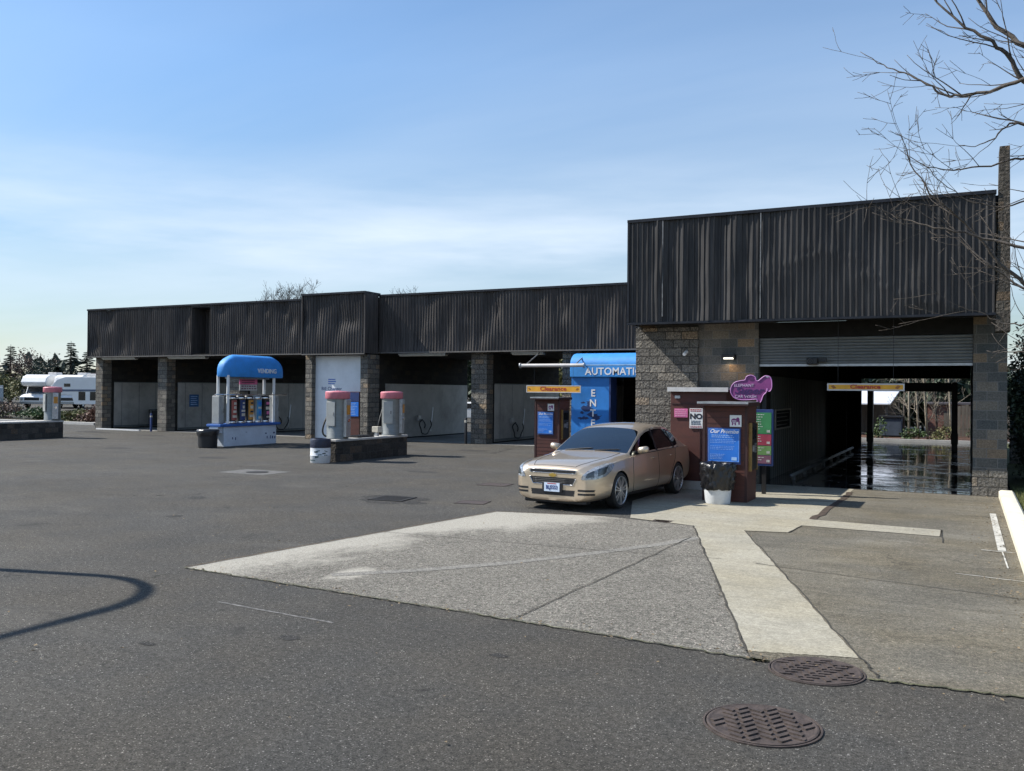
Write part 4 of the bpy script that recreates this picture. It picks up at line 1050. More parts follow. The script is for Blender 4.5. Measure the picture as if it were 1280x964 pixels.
mb = MB(); mb.lathe([(.225, 0), (.235, .02), (.262, .33), (.28, .62), (.26, .62), (.22, .05)], seg=32, caps=False); mb.build('tub', M['whitedirty'], t, world=False, auto=40)
mb = MB(); lumpy(mb, [(.275, .27), (.30, .31), (.298, .36), (.315, .42), (.305, .48), (.325, .54), (.312, .60), (.33, .66), (.315, .70), (.325, .745), (.29, .775), (.25, .76), (.21, .69), (.15, .60), (.02, .5)], (0, 0, 0), 120, .17, 3)
mb.build('bag', M['bag'], t, world=False, smooth=True)

t = thing('trash_barrel', 'scuffed white barrel with navy rim at the end of the dark block island', 'trash can', (-16.62, 20.50, 0))
mb = MB(); mb.lathe([(.27, 0), (.285, .02), (.29, .2), (.30, .22), (.29, .24), (.29, .44)], seg=32); mb.build('drum', M['whitedirty'], t, world=False, auto=40)
mb = MB(); mb.lathe([(.293, .442), (.296, .5), (.30, .66), (.28, .70), (.2, .7), (.18, .6), (.02, .55)], seg=32, caps=False); mb.build('rim', M['navy'] if 0 else mat('navy_black_bag', (.02,.025,.05), .4, 0, .2, 8, bump=.6, bscale=18), t, world=False, auto=40)
mb = MB(); rg = random.Random(2)
for i in range(9):
    a = R(-75 + rg.uniform(-40, 60)); z = rg.uniform(.08, .36); 
    mb.obox((.293*math.cos(a), .293*math.sin(a), z), (-.05*math.sin(a), .05*math.cos(a), rg.uniform(-.02,.02)), (.002*math.cos(a), .002*math.sin(a), 0), (0, 0, rg.uniform(.008, .03)))
mb.build('scuff_mark', mat('dark_green_scuff', (.05,.09,.09), .7, 0, .3, 9), t, world=False)
t = thing('trash_bin', 'squat black trash bin at the left end of the vending stand', 'trash can', (-24.25, 23.62, 0))
mb = MB(); mb.lathe([(.30, 0), (.33, .02), (.345, .5), (.37, .52), (.37, .60), (.33, .63), (.02, .64)], seg=28, caps=False); mb.build('drum', M['black'], t, world=False, auto=40)
mb = MB(); lumpy(mb, [(.355, .42), (.375, .50), (.385, .6), (.36, .655), (.30, .66), (.1, .645), (.02, .64)], (0,0,.004), 40, .08, 9); mb.build('bag', M['bag'], t, world=False, smooth=True)

# ---- vending stand
t = thing('vending_stand', 'white plinth stand with blue counter and rounded blue VENDING canopy', 'vending stand', (-24.45, 25.65, 0))
VX0, VX1, VY0, VY1 = -24.62, -24.0, 24.12, 26.98
mb = MB(); mb.box(VX0+.06, VX1-.02, VY0+.05, VY1-.05, 0, .73); pl = mb.build('plinth', M['islandwhite'], t, bevel=.02)
mb = MB(); rg = random.Random(12)
for y_, z_, a, b in ((26.35, .42, .05, .02), (26.8, .43, .05, .03), (26.42, .27, .02, .05), (26.6, .27, .02, .06), (26.72, .26, .03, .05), (26.85, .25, .03, .05), (24.6, .3, .02, .04), (24.75, .28, .02, .05), (25.3, .5, .03, .008)):
    mb.box(VX1-.0195, VX1-.017, y_-a, y_+a, z_-b, z_+b)
mb.build('scuff_mark', M['navy'], pl)
mb = MB(); mb.box(VX0-.02, VX1+.05, VY0-.20, VY1+.12, .735, .83); mb.build('countertop', mat('blue_counter', (.03,.12,.40), .5, 0, .15, 4), t, bevel=.015)
mb = MB(); mb.box(VX0+.1, VX1-.1, VY0-.18, VY0+.04, .5, .73); mb.build('end_shelf', M['islandwhite'], t)
for x in (VX0+.06, VX1-.07):
    for y_ in (24.40, 26.82):
        mb = MB(); mb.lathe([(.055, .835), (.055, 2.62)], (x, y_, 0), 14); mb.build('post', M['white'], t, auto=40)
mb = MB()
for x in (VX0+.08, VX1-.06): mb.tube([(x+.03, 24.2, 1.90), (x+.03, 27.5, 1.90)], .02, 8)
mb.build('rail', M['chrome'], t, auto=40)
cy = 25.83; vs = []; fs = []
LV = [(2.56, .37, 1.58), (2.60, .385, 1.60), (2.86, .385, 1.59), (3.0, .375, 1.55), (3.12, .35, 1.47), (3.22, .31, 1.35), (3.30, .25, 1.20), (3.36, .17, 1.08), (3.385, .07, 1.0), (3.39, .01, .93)]
seg = 56
for z, hx, hy in LV:
    for i in range(seg):
        a = 2*math.pi*i/seg; ex = .55
        ca, sa = math.cos(a), math.sin(a)
        vs.append((-24.31 + hx*math.copysign(abs(ca)**ex, ca), cy + hy*math.copysign(abs(sa)**.72, sa), z))
for j in range(len(LV)-1):
    for i in range(seg):
        i2 = (i+1) % seg; fs.append((j*seg+i, j*seg+i2, (j+1)*seg+i2, (j+1)*seg+i))
fs.append(tuple(range((len(LV)-1)*seg, len(LV)*seg)))
fs.append(tuple(range(seg))[::-1])
mb = MB(); mb.add(vs, fs); cn = mb.build('canopy', M['blue'], t, auto=50)
text('lettering', 'VENDING', .235, face_pos_x(-23.92, 26.28, 2.80), M['lett_white'], cn, sx=1.0, bold=.003, ext=.012)
mb = MB(); mb.box(-24.42, -24.2, 24.6, 26.7, 2.49, 2.555); mb.build('valance_frame', M['zinc'], t)
vm = [('redlabel', 'cream', 'red labelled vending machine at the left end of the blue counter'),
      ('navy', 'cream', 'dark blue vending machine second along the blue counter'),
      ('orange', 'lett_black', 'orange and black vending machine in the middle of the blue counter'),
      ('teal', 'bluesign', 'pale blue vending machine fourth along the blue counter'),
      ('lett_black', 'pinksign', 'black and pink vending machine at the right end of the blue counter')]
for i, (a, b, lb) in enumerate(vm):
    yc = 24.74 + i*.435; xc = -24.22
    v = thing('vending_machine', lb, 'vending machine', (xc, yc, .83), group='vending machines on the blue counter')
    mb = MB(); mb.lathe([(.20, .832), (.20, .90), (.185, .92), (.185, 1.72), (.20, 1.74), (.20, 1.80), (.15, 1.86), (.02, 1.88)], (xc, yc, 0), 20, caps=False); mb.build('cylinder', M['black'] if i != 3 else M['greybox'], v, auto=40)
    def arc(z0, z1, hw, mt, nm, off=.004):
        mm = MB(); n = 8; q = []
        for k in range(n+1):
            an = -hw + 2*hw*k/n; q.append((xc + (.185+off)*math.cos(an), yc + (.185+off)*math.sin(an)))
        for k in range(n):
            mm.add([(*q[k], z0), (*q[k+1], z0), (*q[k+1], z1), (*q[k], z1)], [(0,1,2,3)])
        return mm.build(nm, M[mt], v)
    arc(.96, 1.70, .8, a, 'label_panel')
    rg = random.Random(30+i); z = 1.62
    for k in range(4):
        h = rg.uniform(.06, .12); arc(z-h, z, rg.uniform(.25, .6), b if k % 2 == 0 else 'cream', 'label_mark', .007); z -= h + rg.uniform(.05, .09)
    mb = MB()
    for z in (.88, 1.77): mb.lathe([(.204, z-.03), (.212, z), (.204, z+.03)], (xc, yc, 0), 20, caps=False)
    mb.build('chrome_band', M['chrome'], v, auto=60)
    mb = MB(); mb.lathe([(.03, 0), (.03, .03), (.001, .036)], (xc+.19, yc, .93), 10, 'X', caps=False); mb.build('coin_knob', M['chrome'], v)
for yc, lb in ((24.16, 'slim grey cabinet at the left end of the blue counter'), (27.08, 'slim grey cabinet at the right end of the blue counter')):
    v = thing('towel_cabinet', lb, 'cabinet', (-24.3, yc, .83), group='grey cabinets on the blue counter')
    mb = MB(); mb.box(-24.5, -24.14, yc-.12, yc+.12, .832, 1.86); mb.build('body', M['greybox'], v, bevel=.02)
    mb = MB(); mb.box(-24.139, -24.13, yc-.1, yc+.1, .9, 1.8); mb.build('door', M['greybox'], v)
    mb = MB(); mb.box(-24.129, -24.11, yc+.06, yc+.08, 1.25, 1.4); mb.build('handle', M['chrome'], v)
v = thing('hanging_sign', 'pink and white sign board hanging under the blue canopy', 'sign', (-24.5, 25.8, 2.1))
mb = MB(); mb.box(-24.52, -24.48, 25.42, 26.35, 2.29, 2.52); mb.build('pink_board', M['pinksign'], v)
mb = MB(); mb.box(-24.52, -24.48, 25.42, 26.35, 2.06, 2.285); mb.build('white_board', M['offwhite'], v)
mb = MB(); rg = random.Random(77)
for i in range(2):
    yy = 25.5
    while yy < 26.2:
        w_ = rg.uniform(.05, .14); mb.box(-24.479, -24.476, yy, yy+w_, 2.2-.09*i, 2.245-.09*i); yy += w_+.04
for z in (2.35, 2.43): mb.box(-24.479, -24.476, 25.52, 26.2, z, z+.035)
mb.build('lettering', mat('dim_plum_print', (.22,.08,.14), .6), v)

# ---- block islands with vacuums
def island(name, x0, x1, y0, y1, h, label):
    t = thing(name, label, 'island', ((x0+x1)/2, (y0+y1)/2, 0))
    mb = MB(); mb.box(x0+.02, x1-.02, y0+.02, y1-.02, 0, h-.07); mb.build('block_wall', M['isl_block'], t)
    mb = MB(); mb.box(x0, x1, y0, y1, h-.067, h); mb.build('cap', M['cap'], t, bevel=.012)
    return t
island('block_island', -16.98, -16.33, 20.85, 24.6, .66, 'low dark block island carrying two pink topped vacuums')
island('block_island', -34.85, -33.98, 17.0, 25.05, .72, 'long low dark block island at the left edge of the lot')
def vacuum():
    t = thing('car_vacuum', '', 'vacuum')
    mb = MB(); mb.lathe([(.33, 0), (.33, .03), (.315, .05), (.315, 1.20)], seg=36, caps=False); mb.build('canister', M['steel'], t, world=False, auto=40)
    mb = MB(); mb.lathe([(.31, 1.18), (.355, 1.185), (.365, 1.20), (.365, 1.38), (.34, 1.405), (.001, 1.425)], seg=36, caps=False); mb.build('cap', M['pink'], t, world=False, auto=40)
    mb = MB(); mb.obox((0, -.32, .74), (.16, 0, 0), (0, .012, 0), (0, 0, .36)); dr = mb.build('door', M['greybox'], t, world=False, bevel=.01)
    mb = MB(); mb.obox((.10, -.336, .74), (.012, 0, 0), (0, .008, 0), (0, 0, .05)); mb.build('handle', M['chrome'], dr, world=False)
    mb = MB(); mb.lathe([(.02, 1.5), (.02, 1.5)], seg=4) if 0 else None
    mb = MB(); mb.box(.29, .40, -.10, .12, .06, 1.17); sp = mb.build('side_housing', M['zinc'], t, world=False, bevel=.012)
    mb = MB(); mb.box(.401, .409, -.07, .09, .72, 1.0); mb.build('instruction_label', M['orange'], sp, world=False)
    mb = MB(); mb.lathe([(.05, 0), (.05, .02)], (.401, .01, .55), 12, 'X'); mb.build('coin_slot', M['chrome'], sp, world=False)
    hp = []
    for i in range(28):
        a = i/27
        hp.append((-.33 - .07*math.sin(a*3.1), .05 + .26*math.sin(a*6.3), .85 - .80*math.sin(a*math.pi)**.9))
    mb = MB(); mb.tube(hp, .026, 8); mb.build('hose', M['hose'], t, world=False, smooth=True)
    return t
v1 = vacuum(); v2 = copy_tree(v1); v3 = copy_tree(v1)
v1.location = (-16.66, 21.32, .662); v2.location = (-16.64, 24.1, .662); v3.location = (-34.3, 24.74, .722)
v2.rotation_euler.z = R(14); v3.rotation_euler.z = R(-20)
grp = 'pink topped car vacuums'
tag(v1, 'pink topped steel vacuum beside the white barrel on the block island', 'vacuum', grp)
tag(v2, 'pink topped steel vacuum at the far end of the island from the barrel', 'vacuum', grp)
tag(v3, 'pink topped vacuum on the long island in front of the motorhomes', 'vacuum', grp)
t = thing('spigot_box', 'small tan hose box between the two vacuums on the block island', 'box', (-16.65, 23.3, .662))
mb = MB(); mb.box(-.05, .05, -.05, .05, 0, .12); mb.build('pedestal', M['zinc'], t, world=False)
mb = MB(); mb.box(-.12, .12, -.1, .1, .121, .30); mb.build('box', M['cream'], t, world=False, bevel=.015)
t = thing('planting_tray', 'low dark rubber mat tray on top of the block island', 'tray', (-16.62, 22.5, .662))
mb = MB(); mb.box(-.25, .2, -.5, .35, 0, .04); mb.build('tray', M['black'], t, world=False)
mb = MB()
for i in range(10): mb.box(-.24, .19, -.48+i*.083, -.45+i*.083, .041, .06)
mb.build('ribs', M['black'], t, world=False)
t.name = 'rubber_tray'

# ---- office front: logo lettering and change machine
t = thing('wall_lettering', 'faded blue wording on the white office panel', 'sign', (-24.0, 30.41, 2.2))
text('lettering', 'Bill Changer', .20, face_neg_y(-24.1, 30.415, 2.16), M['lett_navy'], t, sx=1.1)
mb = MB(); rg = random.Random(3)
for i in range(3): mb.box(-24.28, -24.28+rg.uniform(.3,.5), 30.41, 30.418, 2.36+.09*i, 2.40+.09*i)
mb.build('emblem', mat('faded_blue_mark', (.13,.22,.55), .6, 0, .2, 9), t)
t = thing('change_machine', 'maroon change machine with a blue notice against the white office panel', 'machine', (-22.78, 30.3, 0))
mb = MB(); mb.box(-23.12, -22.46, 30.19, 30.41, .02, 2.05); mb.build('cabinet', M['maroon'], t, bevel=.01)
mb = MB(); mb.box(-23.10, -22.48, 30.175, 30.189, 1.65, 2.02); mb.build('dark_head', M['navy'], t)
mb = MB(); mb.box(-23.02, -22.50, 30.165, 30.189, 1.02, 1.62); mb.build('notice', M['bluesign'], t)
mb = MB(); rg = random.Random(9); lines(mb, -22.98, -22.54, 1.56, 30.164, 8, .066, .022, rg, (.7, 1)); mb.build('lettering', bpy.data.materials['pale_blue_print'], t)

# ---- bay fittings: blue notice, hoses, wand holders, boom
t = thing('bay_notice', 'blue notice on the pale panel of the bay left of the vending stand', 'sign', (-34.9, 33.0, 1.3))
mb = MB(); mb.box(-34.915, -34.895, 32.75, 33.35, 1.2, 1.82); mb.build('board', mat('dull_blue_board', (.03,.12,.30), .5), t)
mb = MB()
for i in range(5): mb.box(-34.894, -34.891, 32.82, 33.25-.06*(i % 2), 1.7-.1*i, 1.735-.1*i)
mb.build('lettering', bpy.data.materials['pale_blue_print'], t)
for x, y_, lb in ((-39.47, 34.4, 'black hose and wand hanging in the end bay'), (-22.03, 34.0, 'black curled hose on the pale panel right of the white office'), (-17.07, 33.5, 'black hose reel on the panel of the bay behind the far kiosk'), (-30.12, 33.6, 'black hose on the panel behind the vending machines')):
    t = thing('wash_hose', lb, 'hose', (x, y_, 0))
    mb = MB(); pts = []
    for i in range(30):
        a = i/29*math.pi*2.2
        pts.append((x + .14 + .03*math.sin(i), y_ + .32*math.cos(a) + .02*i, max(.05, .42 + .36*math.sin(a) + .004*i)))
    mb.tube(pts, .025, 7); mb.build('hose', M['hose'], t, smooth=True)
    mb = MB(); mb.tube([(x+.10, y_+.9, .25), (x+.10, y_+1.1, 1.35)], .02, 6); mb.build('wand', M['zinc'], t)
    mb = MB(); mb.box(x+.002, x+.09, y_-.12, y_+.12, .75, 1.0); mb.build('holder', M['zinc'], t)
t = thing('mat_rack', 'dark floor mat rack with pipes in the end wash bay', 'rack', (-38.6, 35.2, 0))
mb = MB()
for y_ in (34.0, 36.4): mb.tube([(-39.2, y_, .05), (-39.2, y_, .95)], .03, 8)
mb.build('stand', M['black'], t)
mb = MB(); mb.tube([(-39.2, 34.0, .95), (-39.2, 36.4, .95)], .03, 8); mb.tube([(-39.2, 34.0, .6), (-39.2, 36.4, .6)], .02, 8); mb.build('bar', M['black'], t)
mb = MB(); mb.box(-39.24, -39.20, 34.2, 36.2, .1, .9); mb.build('mats', M['black'], t)
t = thing('bollard', 'thin black bollard at the split block pier left of the far kiosk', 'bollard', (-17.85, 31.05, 0))
mb = MB(); mb.lathe([(.055, 0), (.055, 1.0), (.04, 1.03), (.001, 1.04)], seg=14, caps=False); mb.build('post', M['black'], t, world=False, auto=40)
mb = MB(); mb.lathe([(.058, .85), (.058, .95)], seg=14); mb.build('band', M['cream'], t, world=False)
t = thing('bollard', 'thin dark bollard in front of the pier left of the end bays', 'bollard', (-35.55, 30.95, 0))
mb = MB(); mb.lathe([(.055, 0), (.055, .85), (.04, .88), (.001, .89)], seg=14, caps=False); mb.build('post', M['navy'], t, world=False, auto=40)
mb = MB(); mb.lathe([(.058, .7), (.058, .78)], seg=14); mb.build('band', M['cream'], t, world=False)

# ---- machinery inside the tunnel
t = thing('wash_gantry', 'dark wash gantry arch standing near the far end of the tunnel', 'gantry', (-1.8, 37, 0))
for x in (-3.28, -.36):
    mb = MB(); mb.box(x-.10, x+.10, 36.9, 37.3, .011, 2.6); mb.build('leg', M['black'], t, bevel=.02)
mb = MB(); mb.box(-3.175, -.465, 36.9, 37.3, 2.25, 2.58); mb.build('beam', M['black'], t, bevel=.02)
for x in (-3.28, -.36):
    mb = MB(); mb.box(x-.12, x+.12, 36.85, 36.89, .3, .7); mb.build('warning_plate', M['black'], t)
t = thing('tunnel_cabinet', 'dark control cabinet on the left wall deep inside the wash tunnel', 'cabinet', (-4.0, 34.5, 1))
mb = MB(); mb.box(-4.30, -4.0, 34.0, 35.2, .9, 2.2); mb.build('body', M['black'], t, bevel=.02)
mb = MB(); mb.box(-3.999, -3.99, 34.1, 35.1, 1.0, 2.1); mb.build('door', M['greybox'], t)
t = thing('guide_rail', 'low wet steel guide rail along the left of the tunnel floor', 'rail', (-3.7, 26, 0))
mb = MB(); mb.tube([(-3.75, 22.3, .13), (-3.75, 35.5, .13)], .045, 8); mb.build('rail', M['zinc'] if 0 else M['roller'], t, smooth=True)
mb = MB()
for i in range(8): mb.box(-3.79, -3.71, 22.6+i*1.7, 22.7+i*1.7, .011, .10)
mb.build('foot', M['roller'], t)

# ---- street lamp left of the picture whose curved arm throws its shadow on the asphalt
t = thing('lamp_post', 'tall curved steel lamp post standing left of the lot', 'street lamp', (-14.25, 5.33, 0))
pts = [(0, 0, .3), (0, 0, 3), (0, 0, 5.5)]
for i in range(1, 13):
    a = R(90)*i/12; pts.append((0, -1.5*(1-math.cos(a)), 5.5 + 1.5*math.sin(a)))
pts += [(0, -2.2, 7.02), (0, -3.6, 7.05)]
mb = MB(); mb.tube(pts, [.10, .09, .075] + [.07]*12 + [.06, .055], 12); mb.build('pole', M['zinc'], t, world=False, smooth=True)
mb = MB(); mb.lathe([(.22, 0), (.22, .03), (.12, .06), (.11, .32)], seg=16); mb.build('base', M['zinc'], t, world=False)
mb = MB(); mb.obox((0, -3.95, 7.03), (.14, 0, 0), (0, .36, 0), (0, 0, .07)); mb.build('lantern', M['greybox'], t, world=False, bevel=.04)
# ================================================================== CAR (front towards -Y, its left side towards +X)
paint = bpy.data.materials.new('champagne_metallic_paint'); paint.use_nodes = True
b = paint.node_tree.nodes['Principled BSDF']
b.inputs['Base Color'].default_value = (.68,.55,.405,1); b.inputs['Metallic'].default_value = .78; b.inputs['Roughness'].default_value = .34
b.inputs['Coat Weight'].default_value = 1; b.inputs['Coat Roughness'].default_value = .04
_nt = paint.node_tree; _fl = N(_nt.nodes, 'ShaderNodeTexNoise', i_Scale=900, i_Detail=2); _tc = N(_nt.nodes, 'ShaderNodeTexCoord'); _nt.links.new(_tc.outputs['Object'], _fl.inputs['Vector'])
_mr = N(_nt.nodes, 'ShaderNodeMapRange'); _mr.inputs['To Min'].default_value = .34; _mr.inputs['To Max'].default_value = .48; _nt.links.new(_fl.outputs['Fac'], _mr.inputs['Value']); _nt.links.new(_mr.outputs[0], b.inputs['Roughness'])
cglass, nt, ns_, ln_, pb = new_mat('tinted_car_glass')
tr = N(ns_, 'ShaderNodeBsdfTransparent'); tr.inputs['Color'].default_value = (.11,.21,.32,1)
gl = N(ns_, 'ShaderNodeBsdfGlossy'); gl.inputs['Roughness'].default_value = .02; gl.inputs['Color'].default_value = (.72,.88,1,1)
fr = N(ns_, 'ShaderNodeFresnel'); fr.inputs['IOR'].default_value = 2.2
ms = N(ns_, 'ShaderNodeMixShader'); ln_.new(fr.outputs[0], ms.inputs[0]); ln_.new(tr.outputs[0], ms.inputs[1]); ln_.new(gl.outputs[0], ms.inputs[2])
ln_.new(ms.outputs[0], ns_['Material Output'].inputs['Surface'])
sideglass = cglass.copy(); sideglass.name = 'dark_side_glass'
for n_ in sideglass.node_tree.nodes:
    if n_.type == 'BSDF_TRANSPARENT': n_.inputs['Color'].default_value = (.10,.115,.12,1)
well = mat('dark_wheel_well', (.012,.012,.012), .9)
lampglass = mat('clear_headlight', (.34,.37,.41), .10, .3, .5, 26, spec=.8)
lampdark = mat('headlight_reflector', (.10,.11,.12), .2, .7, .3, 30)
fabric = mat('beige_seat_cloth', (.22,.20,.17), .9, 0, .1, 9)
dash = mat('grey_dashboard', (.11,.11,.105), .7)
gold = mat('gold_emblem', (.7,.48,.12), .3, .9, .05)
plateblue = mat('pale_plate', (.60,.70,.84), .4, 0, .06, 8)

car = thing('parked_car', 'champagne beige four door sedan facing the camera beside the kiosk', 'car', (-6.33, 16.87, .003))
# stations: y, half width W, bottom zb, shoulder zs, rail half width wr, rail zr, centre zc
ST = [(-2.43,.65,.18,.655,.50,.735,.752),(-2.37,.745,.165,.70,.55,.775,.797),(-2.26,.825,.16,.745,.60,.81,.838),(-2.02,.872,.165,.80,.61,.855,.885),
      (-1.47,.895,.19,.858,.66,.90,.93),(-1.15,.895,.19,.885,.69,.93,.962),(-.93,.895,.19,.900,.765,.955,.99),
      (-.50,.895,.19,.925,.715,1.18,1.22),(-.06,.893,.19,.94,.655,1.365,1.412),(.30,.893,.19,.945,.64,1.43,1.478),(.80,.893,.19,.955,.635,1.445,1.50),
      (1.15,.892,.19,.965,.63,1.415,1.475),(1.55,.888,.20,.975,.65,1.285,1.345),(1.92,.87,.21,.975,.66,1.105,1.15),(2.15,.845,.24,.965,.62,1.035,1.06),(2.35,.79,.28,.92,.58,1.015,1.035),(2.43,.70,.34,.84,.50,.93,.945)]
def ring(s):
    y, W, zb, zs, wr, zr, zc = s
    bx = W*.955
    wx = lambda k: (bx-.005) + (wr-(bx-.005))*k
    wz = lambda k: zs + (zr-zs)*k
    bul = .012 if zr-zs > .15 else 0
    return [(0, zb), (W*.82, zb), (W*.965, zb+.07), (W, zb+.22 if zb < .3 else .46), (W*.998, (zs+.42)/2+.03), (bx, zs), (wx(.10), wz(.07)), (wx(.86)+bul, wz(.88)), (wr, zr), (wr*.55, zr+(zc-zr)*.78), (0, zc)]
NR = 11
vs = []; fs = []; mi = []
full = []
for s in ST:
    r = ring(s)
    pts = [(x, s[0], z) for x, z in r] + [(-x, s[0], z) for x, z in r[-2:0:-1]]
    full.append(pts)
K = len(full[0])
for p in full: vs += p
for i in range(len(ST)-1):
    for k in range(K):
        k2 = (k+1) % K
        fs.append((i*K+k, (i+1)*K+k, (i+1)*K+k2, i*K+k2))
        kk = k if k < NR-1 else K-1-k      # mirrored ring segment
        m_ = 0
        if 6 <= i <= 7 and kk in (8, 9): m_ = 1           # windscreen
        elif 11 <= i <= 12 and kk in (8, 9): m_ = 2       # rear window
        elif 7 <= i <= 11 and kk == 6: m_ = 3             # side windows
        elif i == 6 and kk == 6: m_ = 3
        mi.append(m_)
n0 = len(vs)
fs.append(tuple(range(K))); mi.append(0)
fs.append(tuple(range((len(ST)-1)*K, len(ST)*K))[::-1]); mi.append(0)
me = bpy.data.meshes.new('body'); me.from_pydata(vs, [], fs)
for m_ in (paint, cglass, cglass, sideglass, well): me.materials.append(m_)
me.polygons.foreach_set('material_index', mi)
bm = bmesh.new(); bm.from_mesh(me)
bmesh.ops.recalc_face_normals(bm, faces=bm.faces)
cl = bm.edges.layers.float.get('crease_edge') or bm.edges.layers.float.new('crease_edge')
for e in bm.edges:
    f = e.link_faces
    if len(f) == 2 and f[0].material_index != f[1].material_index: e[cl] = .85
    a, c = e.verts
    ka, kc = a.index % K, c.index % K
    ia, ic = a.index // K, c.index // K
    def mk(k): return k if k < NR else K-k
    if mk(ka) == mk(kc) == 5 and ia != ic: e[cl] = max(e[cl], .45)
    if mk(ka) == mk(kc) == 8 and ia != ic and min(ia, ic) < 6: e[cl] = max(e[cl], .6)
    if ia == ic and ia in (0, len(ST)-1): e[cl] = .6
bm.to_mesh(me); bm.free()
tmp = bpy.data.objects.new('body_tmp', me); col.objects.link(tmp)
ss = tmp.modifiers.new('s', 'SUBSURF'); ss.levels = ss.render_levels = 3
cm_ = MB()
for yc, r_ in ((-1.47, .36), (1.38, .355)):
    for sgn in (-1, 1):
        cm_.lathe([(r_, .60*sgn), (r_, 1.2*sgn)] if sgn > 0 else [(r_, -1.2), (r_, -.60)], (0, yc, .325), 48, 'X')
cut = cm_.build('cut_tmp', well, world=False)
bo = tmp.modifiers.new('b', 'BOOLEAN'); bo.object = cut; bo.operation = 'DIFFERENCE'; bo.solver = 'EXACT'
try: bo.material_mode = 'TRANSFER'
except Exception: pass
bpy.context.view_layer.update()
dg = bpy.context.evaluated_depsgraph_get()
bme = bpy.data.meshes.new_from_object(tmp.evaluated_get(dg))
bpy.data.objects.remove(tmp); bpy.data.objects.remove(cut)
bmats = [m_.name if m_ else '' for m_ in bme.materials]
bvh = BVHTree.FromPolygons([v.co.copy() for v in bme.vertices], [tuple(p.vertices) for p in bme.polygons])
def split_mat(nm, pname, keep, mts, side=None, parent=car):
    bm = bmesh.new(); bm.from_mesh(bme)
    dele = [f for f in bm.faces if not keep(f)]
    bmesh.ops.delete(bm, geom=dele, context='FACES')
    m2 = bpy.data.meshes.new(nm); bm.to_mesh(m2); bm.free()
    m2.materials.clear()
    for a in mts: m2.materials.append(a)
    if len(mts) == 1: m2.polygons.foreach_set('material_index', [0]*len(m2.polygons))
    m2.polygons.foreach_set('use_smooth', [True]*len(m2.polygons))
    try: m2.set_sharp_from_angle(angle=R(38))
    except Exception: pass
    o = bpy.data.objects.new(nm, m2); col.objects.link(o); o.parent = parent
    return o
wi = bmats.index('dark_wheel_well') if 'dark_wheel_well' in bmats else 99
nmat = len(bmats)
body = split_mat('body', None, lambda f: f.material_index not in (1, 2, 3), [paint, cglass, cglass, sideglass] + [well]*max(1, nmat-4))
split_mat('windscreen', None, lambda f: f.material_index == 1, [cglass])
split_mat('rear_window', None, lambda f: f.material_index == 2, [cglass])
split_mat('side_window', None, lambda f: f.material_index == 3 and f.calc_center_median().x > 0, [sideglass])
split_mat('side_window', None, lambda f: f.material_index == 3 and f.calc_center_median().x < 0, [sideglass])

def inside(p, poly):
    x, y = p; r = False; n = len(poly)
    for i in range(n):
        (x1, y1), (x2, y2) = poly[i], poly[i-1]
        if (y1 > y) != (y2 > y) and x < (x2-x1)*(y-y1)/(y2-y1) + x1: r = not r
    return r
def patch(name, poly, o, u, v, d, mt, off=.004, res=.008, parent=car, thick=0):
    """thin panel lying on the body: polygon in the (u,v) plane through o, cast along d"""
    o, u, v, d = Vector(o), Vector(u).normalized(), Vector(v).normalized(), Vector(d).normalized()
    xs = [p[0] for p in poly]; ys = [p[1] for p in poly]
    nx = max(2, int((max(xs)-min(xs))/res)); ny = max(2, int((max(ys)-min(ys))/res))
    idx = {}; V = []; F = []
    def pt(i, j):
        if (i, j) in idx: return idx[(i, j)]
        a = min(xs)+(max(xs)-min(xs))*i/nx; c = min(ys)+(max(ys)-min(ys))*j/ny
        q = o + u*a + v*c
        h, n, _, _ = bvh.ray_cast(q, d)
        if h is None: idx[(i, j)] = None; return None
        if n.dot(d) > 0: n = -n
        V.append(h + n*off); idx[(i, j)] = len(V)-1; return idx[(i, j)]
    for i in range(nx):
        for j in range(ny):
            ca = min(xs)+(max(xs)-min(xs))*(i+.5)/nx; cc = min(ys)+(max(ys)-min(ys))*(j+.5)/ny
            if not inside((ca, cc), poly): continue
            q = [pt(i, j), pt(i+1, j), pt(i+1, j+1), pt(i, j+1)]
            if None in q: continue
            F.append(tuple(q))
    mb = MB(); mb.add(V, F)
    return mb.build(name, mt, parent, world=False, smooth=True)
def seamline(mb, pts, d, rad=.004, off=.0, n=14):
    d = Vector(d).normalized(); out = []
    for a, c in zip(pts[:-1], pts[1:]):
        for k in range(n):
            q = Vector(a).lerp(Vector(c), k/n)
            h, nn, _, _ = bvh.ray_cast(q - d*2, d)
            if h is not None: out.append(h + d*-off)
    h, nn, _, _ = bvh.ray_cast(Vector(pts[-1]) - d*2, d)
    if h is not None: out.append(h)
    if len(out) > 1: mb.tube(out, rad, 5)
FO = (0, -4, 0); FU = (1, 0, 0); FV = (0, 0, 1); FD = (0, 1, 0)
chrome = M['chrome']; blk = M['black']
